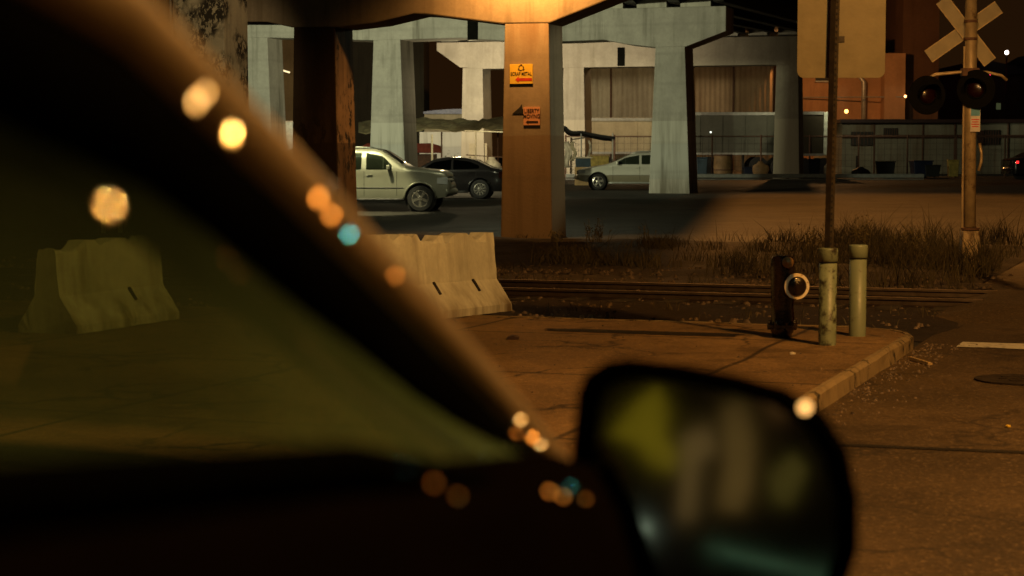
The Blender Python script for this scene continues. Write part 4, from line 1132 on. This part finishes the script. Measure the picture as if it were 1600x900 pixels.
def sack(label, u, v, Y, w_, h_, mat, seed, group=None):
    p = at(u, v, Y); m = MB(); rows = []
    for i in range(9):
        t = i/8; r = w_/2*(math.sin(math.pi*(.12+.80*t))**.6)*(1 if t < .85 else .6)
        row = []
        for k in range(17):
            a = 2*math.pi*k/16; q = 1 + .16*mnoise.noise(Vector((math.cos(a)*1.5, math.sin(a)*1.5, t*3+seed)))
            row.append((r*q*math.cos(a), r*q*math.sin(a)*.8, h_*t))
        rows.append(row)
    m.grid(rows); m.f.append(tuple(8*17+k for k in range(16)))
    o = m.build('sack', mat, None, smooth=True); o.location = (p.x, Y, zg(Y)); tag(o, label, 'sack', group)
sack('pale sack slumped against the orange column edge', 768, 250, 85, .95, 1.25, MT['bag_white'], 1)
sack('smaller beige sack beside the pale sack', 748, 250, 85.5, .8, 1.1, MT['beige_wall'], 2)
# left alley, behind the sooty column
al = thing('plaster_building', 'warm lit plaster building at the end of the left bay', 'building', (0,0,0))
x0, x1 = at(400,150,118).x, at(660,150,118).x
MT['plaster'] = concrete('plaster', (.24,.16,.075), .4)
MB().box(((x0+at(470,150,118).x)/2,122,6),(at(470,150,118).x-x0,8,11)).build('wall', MT['plaster'], al)
MB().box(((at(470,150,118).x+x1)/2+.02,124,6),(x1-at(470,150,118).x-.04,8,11)).build('side_wall', MT['conc_dark'], al)
p0 = at(428,103,112); pts = []
pts = [at(428+ (452-428)*t, 104 + 9*t**.7, 112+3*t) for t in (0,.25,.5,.75,1)]
o = MB().tube(pts, .05, 8).build('neon_arc', emit('neon', (1,.75,.4), 1.6), None, smooth=True); tag(o, 'thin curved lit tube on the warm plaster building', 'light tube')
wb_ = thing('white_cabinet', 'white cabinet standing before the plaster building', 'cabinet', (at(446,220,100).x,100,zg(100)))
hh = at(446,189,100).z - zg(100)
MB().box((0,.4,hh/2-.02),(.95,.8,hh-.08)).build('cabinet_body', MT['trailer_white'], wb_, bevel=.03)
MB().box((0,.4,hh-.03),(1.05,.9,.06)).build('cabinet_top', MT['bag_white'], wb_)
MB().box((0,-.012,hh/2),(.012,.02,hh*.8)).box((.12,-.02,hh*.55),(.03,.03,.2)).build('cabinet_door_seam', MT['black'], wb_)

# stall with black canopy and junk between the orange column and the wagon
st = thing('black_canopy', 'black sagging canopy over a heap of bins near the orange column', 'canopy', (at(905,200,88).x,88,zg(88)))
m = MB(); rows = []
zt = at(905,208,88).z - zg(88)
for j in range(6):
    row = []
    for i in range(17):
        x = -.95 + 2.6*i/16
        z = zt + .38*max(0,1-abs(x+.75)/.35) + .05*math.cos(x*2.2) - .10*max(0,x) - .02*j + .02*mnoise.noise(Vector((x*3,j,0)))
        row.append((x, j*.4, z))
    rows.append(row)
m.grid(rows).build('canopy_cloth', MT['tarp_black'], st, solid=.12, fix=False)
for x in (-.85,.1,1.55): MB().tube([(x,.1,0),(x,.1,zt)], .035, 6).build('canopy_pole', MT['galv'], st)
for x, w_, z0_, z1_, mt in ((-.55,.32,.7,1.9,'bag_white'),(-.25,.16,1.0,1.9,'beige_wall'),(.45,.10,.5,1.95,'bag_white')):
    m = MB(); rows = []
    for i in range(9):
        z = z0_+(z1_-z0_)*i/8; rows.append([(x - w_/2 + w_*k/6 + .08*math.sin(i*.9+x*5), .15+.05*math.sin(k*2.1+i), z) for k in range(7)])
    m.grid(rows).build('hanging_sheet', MT[mt], st, solid=.01, fix=False, smooth=True)
def bin_(name, label, cat, u, v, Y, wd, ht, mat, lid=None, taper=.85, group=None):
    p = at(u, v, Y)
    r = thing(name, label, cat, (p.x, Y, zg(Y)), R_(random.uniform(-8,8)), group)
    MB().frustum((0,0,.05),(wd*taper,wd*taper*.8,0),(0,0,ht),(wd,wd*.8,0)).build('bin_body', mat, r, bevel=.03)
    MB().box((0,0,ht+.03),(wd*1.07,wd*.87,.07)).build('lid', lid or mat, r, bevel=.025)
    for sx_ in (-1,1): MB().lathe([(.03,-.03),(.09,-.03),(.09,.03),(.03,.03)], 12, Matrix.Translation((sx_*wd*.3, wd*.36, .09)) @ Matrix.Rotation(R_(90),4,'Y')).build('wheel', MT['tyre'], r)
    return r
MT['blue_bin'] = plain('blue_bin', (.02,.045,.07), .5); MT['yellow_bin'] = plain('yellow_bin', (.34,.26,.06), .6, 0, .4); MT['dark_blue'] = plain('dark_blue', (.012,.018,.05), .5)
MT['cardboard'] = plain('cardboard', (.36,.25,.12), .8); MT['dark_bin'] = plain('dark_bin', (.012,.014,.013), .6)
random.seed(9)
bin_('cooler', 'blue cooler with a white lid under the black canopy', 'cooler', 912, 250, 86.5, .75, 1.15, MT['blue_bin'], MT['bag_white'])
bin_('wheeled_bin', 'yellow brown bin between the cooler and the white wagon', 'bin', 937, 250, 86.5, .85, 1.25, MT['yellow_bin'], MT['cardboard'])
o = MB().box((0,0,.40),(1.0,.6,.8)).box((0,-.31,.5),(.16,.02,.25)).build('cardboard_box', MT['cardboard'], None, bevel=.01); p = at(916,260,84); o.location = (p.x,84,zg(84)); tag(o, 'tan cardboard box low before the blue cooler', 'box')
bin_('wheeled_bin', 'teal blue bin against the long grey green trailer', 'bin', 1097, 262, 97, .55, 1.0, MT['blue_bin'], None)
# barrel and heaps
def barrel(label, u, Y, r, h, mat):
    p = at(u, 260, Y); o = thing('barrel', label, 'barrel', (p.x, Y, zg(Y)))
    MB().lathe([(r*.9,0),(r*.95,h*.1),(r*1.04,h*.34),(r*1.0,h*.36),(r*1.06,h*.5),(r*1.02,h*.66),(r*1.04,h*.68),(r*.95,h*.95),(r*.9,h)], 24).build('barrel_body', mat, o, smooth=True)
    MB().lathe([(r*.96,h-.02),(r*1.0,h-.01),(r*1.0,h+.04),(r*.9,h+.05)], 24).lathe([(r*1.05,h*.34),(r*1.08,h*.35),(r*1.08,h*.38),(r*1.05,h*.39)],24).build('barrel_hoop', MT['rust'], o)
MT['barrel'] = plain('barrel', (.20,.12,.05), .7, 0, .3, 4)
barrel('brown round barrel standing by the long grey green trailer', 1130, 97, .48, 1.15, MT['barrel'])
for lb, u, w_, h_, mt in (('black wheeled bin under the grilled window of the low warehouse', 1383, .98, .78, 'dark_bin'),
                      ('dark blue wheeled bin left of the crossing mast', 1439, 1.0, .82, 'dark_blue'),
                      ('dark blue bin low between barrel and sign pole', 1172, .7, .5, 'dark_blue'),
                      ('navy bin standing before the dark trailer', 1272, .6, .9, 'dark_blue'),
                      ('black bin beside the guard rail end', 1455, .8, .6, 'dark_bin')):
    bin_('wheeled_bin', lb, 'bin', u, 262, 97.5 + random.uniform(0,.6), w_, h_, MT[mt], None, .85, 'bins along the chain link fence')
sack('tan sack with a pale top beside the barrel', 1188, 260, 97, .85, .85, MT['barrel'], 7)
sack('dark rubbish sack beside the sign pole base line', 1345, 262, 97.6, .95, .55, MT['dark_bin'], 8)
sack('pale rubbish sack left of the sign pole', 1294, 262, 97.2, .5, .8, MT['bag_white'], 9)
yb = bin_('wheeled_bin', 'mustard yellow bin behind the crossing mast', 'bin', 1489, 262, 98.2, .55, .85, MT['yellow_bin'], None)

# loose stones along the track and in the gutter, dark repairs on the road
random.seed(21); v = []; f = []
def stone(p, r):
    b = len(v)
    for k in range(6):
        t = k*math.pi/3; q = random.uniform(.6,1.2)*r; v.append((p.x+q*math.cos(t), p.y+q*math.sin(t), p.z - r*.3))
    q = random.uniform(.4,.8)*r
    for k in range(3):
        t = k*2*math.pi/3 + .5; v.append((p.x+q*.7*math.cos(t), p.y+q*.7*math.sin(t), p.z + q))
    for k in range(3):
        a, b_, c_, d_ = 2*k, (2*k+1)%6, (2*k+2)%6, k
        f.extend([(b+a,b+b_,b+6+d_),(b+b_,b+c_,b+6+(d_+1)%3),(b+b_,b+6+(d_+1)%3,b+6+d_)])
    f.append((b+6,b+7,b+8))
n_ = 0
while n_ < 2600:
    a = random.uniform(-16,-.1); b = random.uniform(.1,9.5)
    p = site(a, b); p.z = .045 if b < 7.5 else .07
    if mnoise.noise(p*.9) < random.uniform(-.5,.3): continue
    stone(p, random.uniform(.012,.05)); n_ += 1
for k in range(420):
    b = -abs(random.gauss(0,5)); a = abs(random.gauss(.02,.18)) + .02
    p = site(a, b-.1); p.z = .008; stone(p, random.uniform(.005,.018))
for k in range(260):
    p = site(-random.uniform(.1,7), -random.uniform(.1,7)); p.z = .132; stone(p, random.uniform(.004,.014))
me = bpy.data.meshes.new('gravel'); me.from_pydata(v, [], f); me.materials.append(plain('stone', (.14,.10,.07), .9, 0, .8, 9))
o = bpy.data.objects.new('gravel', me); C.objects.link(o); tag(o, kind='stuff')
MT['tar'] = asphalt('tar', (.020,.014,.009), .3, speck=.3, crack=0)
def repair(c, rx, ry, z, rot, seed):
    random.seed(seed); pts = []
    for k in range(22):
        t = 2*math.pi*k/22; q = 1 + random.uniform(-.13,.13)
        x = rx*q*math.copysign(abs(math.cos(t))**.5, math.cos(t)); y = ry*q*math.copysign(abs(math.sin(t))**.5, math.sin(t))
        pts.append((c.x + x*math.cos(rot) - y*math.sin(rot), c.y + x*math.sin(rot) + y*math.cos(rot), z))
    tag(MB().add(pts, [tuple(range(22))]).build('road_patch', MT['tar']), kind='structure')
repair(gnd(1520,706), .95, .045, .0105, -.28, 1)
repair(gnd(1010,520,.13), .9, .16, .1345, -.33, 3)
# litter on the pavement
def litter(name, label, cat, u, v, z, fn_, mat, rz=0):
    p = gnd(u, v, z); o = fn_().build(name, mat, None, bevel=.002); o.location = (p.x, p.y, z+.002); o.rotation_euler = (0,0,rz); tag(o, label, cat)
litter('crumpled_paper', 'tiny white scrap of paper on the sidewalk below the bollards', 'litter', 1238, 554, .13, lambda: MB().prism([(-.022,0),(.02,.0),(.026,.012),(.0,.02),(-.018,.014)], -.02, .02), MT['bag_white'])
litter('wood_stick', 'short brown stick lying on the road below the kerb corner', 'stick', 1437, 568, .0, lambda: MB().prism([(-.022,0.01),(.022,.01),(.02,.03),(-.015,.034)], -.24, .24), MT['cardboard'], R_(8))
litter('bottle_cap', 'tiny yellow bottle cap on the road', 'bottle cap', 1575, 670, .0, lambda: MB().lathe([(.014,.008),(.016,.01),(.015,.02),(.008,.022)], 14), MT['sign_yellow'])
litter('dead_leaf', 'curled dark leaf on the sidewalk near the barrier', 'leaf', 801, 530, .13, lambda: MB().prism([(-.05,0),(.05,.0),(.06,.02),(0,.035),(-.045,.02)], -.06, .06), MT['ink'])
o = MB().lathe([(.33,.0),(.33,.012),(.30,.014),(.28,.012)], 32).box((0,0,.012),(.3,.03,.012)).box((0,.12,.012),(.2,.03,.012)).box((0,-.12,.012),(.2,.03,.012)).build('manhole_cover', MT['iron'], None)
p = gnd(1592, 596, 0); o.location = (p.x, p.y, .008); tag(o, 'dark iron manhole cover on the road', 'manhole cover')

# ------------------------------------------------------------------ the dark car close to the camera
CA = R_(13.6); Bp = Vector((.047, 2.0, 0))
S_ = Vector((math.cos(CA), -math.sin(CA), 0)); Fw = Vector((math.sin(CA), math.cos(CA), 0))
def to_car(p): q = Vector(p) - Bp; return Vector((q.dot(S_), q.dot(Fw), p.z))
MT['near_paint'] = plain('near_paint', (.40,.31,.21), .42, .25, .10, 20, coat=.5)
MT['near_black'] = plain('near_black', (.0022,.0022,.0018), .7, 0, .2, 10, spec=0)
MT['near_body'] = plain('near_body', (.004,.0028,.002), .6, 0, .15, 8, spec=.0)
MT['near_glass'] = glass('near_glass', (.80,.95,.66), .44, dust=.27, dust_col=(.30,.50,.27), refl=.22, rough=.02, zgrad=(1.70,1.52))
MT['screen_glass'] = glass('screen_glass', (.85,.98,.80), .9, refl=.4, rough=.02)
MT['dash'] = plain('dash', (.012,.010,.008), .8)
MT['seat'] = plain('seat', (.04,.014,.008), .9)
MT['mirror_glass'] = plain('mirror_glass', (.8,.8,.8), .06, 1.0, .02)
pc = thing('near_car', 'dark blurred car close by with its pillar and door mirror', 'car', (Bp.x, Bp.y, 0), -CA)
WIDE = -1.52
path = [(.02,.10,1.315),(0,0,1.358),(0,-.25,1.462),(0,-.55,1.578),(0,-.85,1.690),(0,-1.08,1.772),(-.02,-1.35,1.835),(-.05,-1.8,1.875),(-.07,-2.4,1.885),(-.08,-3.0,1.87),(-.10,-3.5,1.80)]
for mir in (0,1):
    pts = [(p[0], p[1], p[2]) if not mir else (WIDE-p[0], p[1], p[2]) for p in path]
    MB().tube(pts, .026, 16).build('roof_pillar', MT['near_paint'], pc, smooth=True)
    # black door frame just below the pillar
    rows = []
    for i, p in enumerate(path[:9]):
        sg = 1 if not mir else -1; x = p[0] if not mir else WIDE - p[0]
        rows.append([(x + sg*.012, p[1], p[2]-.018), (x + sg*.022, p[1]-.0, p[2]-.045), (x + sg*.024, p[1]-.0, p[2]-.085), (x - sg*.01, p[1], p[2]-.090), (x - sg*.03, p[1], p[2]-.02)])
    MB().grid(rows).build('door_frame', MT['near_black'], pc, fix=False, solid=.006, smooth=True)
rows = []
for p in path[5:]:
    rows.append([(p[0] + (WIDE-2*p[0])*k/12, p[1], p[2] + .05*math.sin(math.pi*k/12)) for k in range(13)])
MB().grid(rows).build('roof', MT['near_body'], pc, smooth=True, solid=.02)
rows = []
for p in path[1:6]: rows.append([(p[0] + (WIDE-2*p[0])*k/12, p[1] + .10*math.sin(math.pi*k/12), p[2] + .03*math.sin(math.pi*k/12)) for k in range(13)])
MB().grid(rows).build('windshield', MT['screen_glass'], pc, smooth=True, fix=False)
def pathz(y):
    for a, b in zip(path, path[1:]):
        if b[1] <= y <= a[1]: return b[2] + (a[2]-b[2])*(y-b[1])/(a[1]-b[1])
    return 1.33
def beltz(y): return min(1.40 - .132*y, pathz(y) - .06)
def sideprof(y):
    b = beltz(y) if y < .02 else 1.33 - .235*y
    return [(.03 if y > .02 else .095, b), (.12,b-.04), (.165,b-.16), (.185,b-.36), (.18,b-.60), (.14,.45), (.06,.30)]
for mir in (0,1):
    sg = 1 if not mir else -1; ox = 0 if not mir else WIDE
    rows = [[(ox + sg*x, y, z) for x, z in sideprof(y)] for y in (-3.6,-3.0,-2.4,-1.95)]
    MB().grid(rows).build('rear_quarter', MT['near_body'], pc, smooth=True, fix=False, solid=.01)
    rows = [[(ox + sg*(x+.002), y, z) for x, z in sideprof(y)] for y in (-1.94,-1.6,-1.2,-.9,-.7,-.5,-.3,-.1)]
    d_ = MB().grid(rows).build('front_door', MT['near_body'], pc, smooth=True, fix=False, solid=.01)
    MB().box((ox+sg*.195,-1.7,1.22),(.035,.22,.035)).build('door_handle', MT['chrome'], d_, bevel=.01)
    MB().tube([(ox+sg*.105,-1.94,beltz(-1.94)+.005),(ox+sg*.105,-1.0,beltz(-1.0)+.005),(ox+sg*.09,-.12,beltz(-.12)+.005)], .012, 8).build('belt_strip', MT['near_black'], d_)
    rows = [[(ox + sg*(x - (.12*max(0,(y-.7)/.45)**2)), y, max(z,.3)) for x, z in sideprof(y)] for y in (-.09,.02,.3,.6,.85,1.05,1.15)]
    MB().grid(rows).build('fender', MT['near_body'], pc, smooth=True, fix=False, solid=.01)
    rows = []
    for i, p in enumerate(path[1:9]):
        x = p[0]; zt = p[2]-.08; y = p[1]
        zb_ = min(1.40 - .132*y, zt-.003)
        rows.append([(ox + sg*(x*(1) + .022 + (.075)*(1-k/5)), y, zb_ + (zt-zb_)*k/5) for k in range(6)])
    MB().grid(rows).build('side_window', MT['near_glass'], pc, smooth=True, fix=False)
    for y in (.72,-2.75):
        Mx = Matrix.Translation((ox + sg*.04, y, .33)) @ Matrix.Rotation(R_(90), 4, 'Y')
        wl_ = MB().lathe([(.2,-.11),(.31,-.11),(.335,-.08),(.335,.08),(.31,.11),(.22,.115),(.2,.10)], 32, Mx).build('wheel', MT['tyre'], pc)
        MB().lathe([(.21,-.10),(.21,.10),(.19,.09),(.06,.05),(.03,.06)], 24, Mx).build('rim', MT['alloy'], wl_)
rows = []
for y in (.02,.3,.6,.85,1.05,1.15):
    zt = 1.33 - .235*y; ins = .12*max(0,(y-.7)/.45)**2
    rows.append([(.03-ins + (WIDE-.06+2*ins)*k/12, y + .06*math.sin(math.pi*k/12), zt + .035*math.sin(math.pi*k/12)) for k in range(13)])
MB().grid(rows).build('hood', MT['near_body'], pc, smooth=True, fix=False, solid=.01)
MB().box((WIDE/2,1.17,.62),(1.3,.10,.62)).build('front_bumper', MT['near_body'], pc, bevel=.04)
MB().box((WIDE/2,-3.62,.95),(1.5,.08,1.3)).build('tailgate', MT['near_body'], pc, bevel=.03)
MB().box((WIDE/2,-1.2,.32),(1.5,4.6,.08)).build('floor_pan', MT['black_matte'], pc)
# dashboard with a hump, seat, wheel
rows = []
for k in range(17):
    x = -.06 + (WIDE+.12)*k/16
    hump = .045*math.exp(-((x+.5)/.28)**2) + .05*math.exp(-((x+1.1)/.22)**2)
    rows.append([(x,-.62,1.12),(x,-.60,1.27+hump*.7),(x,-.45,1.33+hump),(x,-.2,1.345+hump*.6),(x,.02,1.35)])
MB().grid(rows).build('dashboard', MT['dash'], pc, smooth=True, fix=False)
for x in (-.42,-1.12):
    m = MB().box((x,-1.95,.98),(.50,.16,.66), Matrix.Rotation(R_(-14),3,'X')).box((x,-1.6,.62),(.50,.55,.16)); m.build('seat', MT['seat'], pc, bevel=.06)
m = MB(); pts = [(-1.12+.18*math.cos(t), -.72 - .05*math.sin(t), 1.20+.17*math.sin(t)) for t in [2*math.pi*k/24 for k in range(25)]]
m.tube(pts, .014, 8).build('steering_wheel', MT['near_black'], pc, smooth=True)
# door mirror
out = [(903,612),(915,584),(940,569),(975,565),(1060,574),(1150,592),(1225,613),(1285,652),(1322,712),(1338,790),(1338,868),(1318,930),(1240,955),(1080,945),(960,925),(908,888),(893,815),(893,700)]
YM = 1.75
pts = [to_car(at(u, v, YM)) for u, v in out]
cen = sum(pts, Vector())/len(pts)
m = MB(); rows = []
for s, dy in ((.86,-.004),(.95,-.012),(1.0,0),(1.0,.03),(.93,.075),(.72,.11),(.35,.125)):
    rows.append([cen + (p-cen)*s + Vector((0,dy,0)) for p in pts] + [cen + (pts[0]-cen)*s + Vector((0,dy,0))])
m.grid(rows); k = len(pts)+1
m.f.append(tuple(6*k+j for j in range(k-1)))
mh = m.build('door_mirror', MT['near_black'], pc, smooth=True, fix=True)
nrm_w = (Vector((-.13,-.99,.085)).normalized() - Vector((.107,.98,-.163)).normalized()).normalized()
nrm = Vector((nrm_w.dot(S_), nrm_w.dot(Fw), nrm_w.z))
gp = []
gc = cen + Vector((0,.012,0))
for p in pts:
    q = cen + (p-cen)*.87; d = q - gc
    # slide along y so that the plate is square to its normal
    q.y = gc.y - (nrm.x*d.x + nrm.z*d.z)/nrm.y
    gp.append(q)
MB().add(gp + [gc], [(i,(i+1)%len(gp),len(gp)) for i in range(len(gp))]).build('mirror_glass', MT['mirror_glass'], mh, solid=.002)
MB().tube([(.07,-.14,1.35),(.16,-.16,1.35),(.2,-.15,1.36)], [.03,.026,.03], 10).build('mirror_arm', MT['near_black'], mh, smooth=True)
q = to_car(at(1258, 637, YM-.015))
MB().lathe([(.003,-.004),(.0045,-.002),(.005,0),(.0045,.002),(.002,.003)], 12, Matrix.Translation(q) @ Matrix.Rotation(R_(90),4,'X')).build('turn_signal', emit('turn_signal', (1,.50,.14), 3.2), mh, smooth=True)  # glowing bead added in place of a reflected lamp glint

# glints on pillar and mirror foot: added beads tilted to reflect lamps into camera
MT['wet_cyan'] = plain('wet_cyan', (.0,.30,1.0), .14, 1.0, .01)  # hue of the glint is put into the bead's own metal colour
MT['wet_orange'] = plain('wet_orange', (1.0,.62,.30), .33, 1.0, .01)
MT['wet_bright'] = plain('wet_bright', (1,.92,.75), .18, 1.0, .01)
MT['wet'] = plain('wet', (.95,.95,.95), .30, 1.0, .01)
LAMP_MAIN = Vector((6.5, 8.0, 9.0)); LAMP_COOL = Vector((5.0, 9.0, 8.0))
glints = [(170,322,20,'w',2.2),(306,160,46,'m',1.0),(320,146,30,'m',.8),(362,210,60,'m',1.9),(497,310,40,'m',1.0),(517,337,36,'m',.8),(545,362,44,'g',1.2),(617,432,32,'m',.45),
         (813,656,30,'c',.8),(806,678,26,'m',.7),(832,684,36,'m',.9),(845,695,30,'c',.7),(890,760,20,'g',1.3),(858,768,22,'m',.8),(880,776,22,'m',.7),(915,780,20,'m',.4),(858,880,22,'m',.5),
        (678,755,20,'m',.4),(715,775,24,'m',.35),(632,730,20,'g',.3),(940,730,20,'m',.3),(967,640,20,'m',.3)]
for u, v, ln, lm, sc_ in glints:
    if (u, v) in ((170,322),): want = .085
    elif (u, v) == (445,803): want = .20
    elif u > 935: want = None
    elif v > 725: want = .125
    else: want = .024
    Y = 1.735 if want is None else min((abs(to_car(at(u, v, y)).x - want), y) for y in [.5+.01*k for k in range(220)])[1]
    P = at(u, v, Y - .01)
    tl = {'m': LAMP_MAIN, 'w': LAMP_MAIN, 'c': LAMP_COOL, 'g': LAMP_COOL}[lm]
    h = ((Vector((0,0,CAM_H)) - P).normalized() + (tl - P).normalized()).normalized()
    ax = Vector((.6,0,.8)); ax = (ax - h*ax.dot(h)).normalized(); bx = h.cross(ax)
    ra = .0030*sc_**.5 * (2.2 if ln > 28 else 1.0); rb = .0028*sc_**.5
    m = MB(); V = []
    rings = [(0,.0006),(.35,.0005),(.7,.0003),(1,0)]
    V.append(P + h*.0006); Fc = []
    n = 14
    for r, zz_ in rings[1:]:
        for k in range(n):
            t = 2*math.pi*k/n; V.append(P + ax*(ra*r*math.cos(t)) + bx*(rb*r*math.sin(t)) + h*zz_)
    for k in range(n):
        k2 = (k+1) % n; Fc.append((0, 1+k, 1+k2))
        for j in range(2): Fc.append((1+j*n+k, 1+(j+1)*n+k, 1+(j+1)*n+k2, 1+j*n+k2))
    Fc.append(tuple(1+2*n+k for k in range(n-1,-1,-1)))
    m.add([to_car(p) for p in V], Fc)
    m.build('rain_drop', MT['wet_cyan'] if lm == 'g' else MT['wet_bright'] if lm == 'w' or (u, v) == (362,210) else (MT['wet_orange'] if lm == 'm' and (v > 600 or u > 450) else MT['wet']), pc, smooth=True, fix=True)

# unseen backdrop behind the camera: added wall and glowing shapes for the mirror's reflections
sf = thing('shop_front', 'dark shop front with lit windows across the street, seen in the mirror', 'shop', (-1.2,-9.5,0))
MB().box((0,-.3,2.5),(16,.5,5)).build('wall', plain('shop_wall', (.004,.004,.004), .95, 0, .2, spec=0.0), sf)
GLOW_SHAPES = [([(-.86,2.62),(-.66,2.86),(-.50,2.98),(-.44,2.80),(-.46,2.62),(-.36,2.50),(-.40,2.36),(-.56,2.42),(-.66,2.56)],(.80,.62,.015),.13),
        ([(-.34,2.62),(-.16,2.70),(-.10,2.52),(-.22,2.44),(-.24,2.05),(-.36,2.02),(-.34,2.40)],(.90,.58,.18),.10),
        ([(-.06,2.82),(.08,2.86),(.16,2.60),(.14,2.25),(.08,2.10),(-.10,2.12),(-.04,2.45)],(.80,.50,.12),.09),
        ([(.24,2.92),(.36,3.00),(.42,2.84),(.30,2.72)],(.9,.42,.12),.08),
        ([(.26,2.36),(.42,2.52),(.52,2.40),(.40,2.14),(.28,2.18)],(.55,.50,.08),.07),
        ([(0.02,3.04),(.10,3.14),(.12,3.0),(.04,2.92)],(.5,.5,.12),.07)]
for i, (pg, c_, s_) in enumerate(GLOW_SHAPES):
    MB().prism(pg, .0, .03).build('lit_display', emit('display%d' % i, c_, s_*1.0), sf)
MB().tube([(-.15,.06,1.86),(.9,.06,1.62)], .028, 10).build('light_tube', emit('tube_green', (.25,.62,.32), .16), sf)
MB().box((-.62,.02,1.98),(.11,.06,.06)).build('lit_notice', emit('notice', (.7,.9,.6), .8), sf)

# ------------------------------------------------------------------ lights
c = bl(B1, .1, -1.0)
lamp('sodium_beam_lamp', (c.x, c.y, 6.1), (1,.46,.11), 1050, .12, target=(c.x+.3*1.0, c.y+1.0, 5.05), spot=142, blend=.6)
lamp('sodium_street_lamp', LAMP_MAIN, (1,.45,.09), 5200, .20, target=LAMP_MAIN - Vector((0,0,5)), spot=160, blend=.15)
lamp('cool_street_lamp', LAMP_COOL, (.85,1.0,.62), 270, .15)
lamp('pier_lamp', (-1.5, 26, 7.5), (1,.72,.36), 3200, .2, target=(-6.2,38,4.2), spot=22, blend=.5)  # added spot that lifts the pier's front face; no lamp known there
lamp('crossing_lamp', (1.5, 13, 8.2), (1,.50,.15), 4200, .2, target=(6.9,28.6,2.9), spot=17, blend=.5)  # added spot to brighten the crossbuck, which the street lamp misses
lamp('bay_lamp', (-2.2, 81, 4.5), WARM, 420, .3)  # added warm fill for the right faces of the columns
lamp('patch_lamp', (-5.0,54.0,5.6), (1,.88,.45), 2400, .1, target=(-4.7,55.6,0), spot=46, blend=.25)
lamp('cold_deck_lamp', (-10.5, 60, 6.2), COLD, 8200, .3, target=(0,76,9.0), spot=92, blend=.45)
lamp('suv_lamp', (-6.0, 51.5, 6.0), COLD, 420, .2, target=(-4,58,.8), spot=70, blend=.5)
lamp('warm_deck_lamp', (-3.5, 91, 6.3), (1,.80,.50), 5600, .3, target=(-3,100,5.5), spot=150, blend=.5)
lamp('right_cold_lamp', (7.5, 44.5, 6.2), COLD, 700, .2, target=(.9,40.6,2.6), spot=30, blend=.6)
lamp('yard_lamp', (17, 97, 6.5), (1,.86,.5), 650, .3, target=(19,107,2.6), spot=110, blend=.6)  # added light that raises the low warehouse wall
lamp('warehouse_lamp', (6.0, 105, 8.2), (1,.68,.32), 600, .3)
lamp('underdeck_lamp', (0.5, 52, 5.6), COLD, 260, .3)  # added cold fill for the dark ground under the deck
lamp('orange_wall_lamp', (17, 116, 9), (1,.43,.12), 2500, .3)
lamp('lot_sodium_lamp', (9.8, 68, 24), (1,.38,.07), 32000, 1.3, target=(11.0,57,0), spot=84, blend=.45)
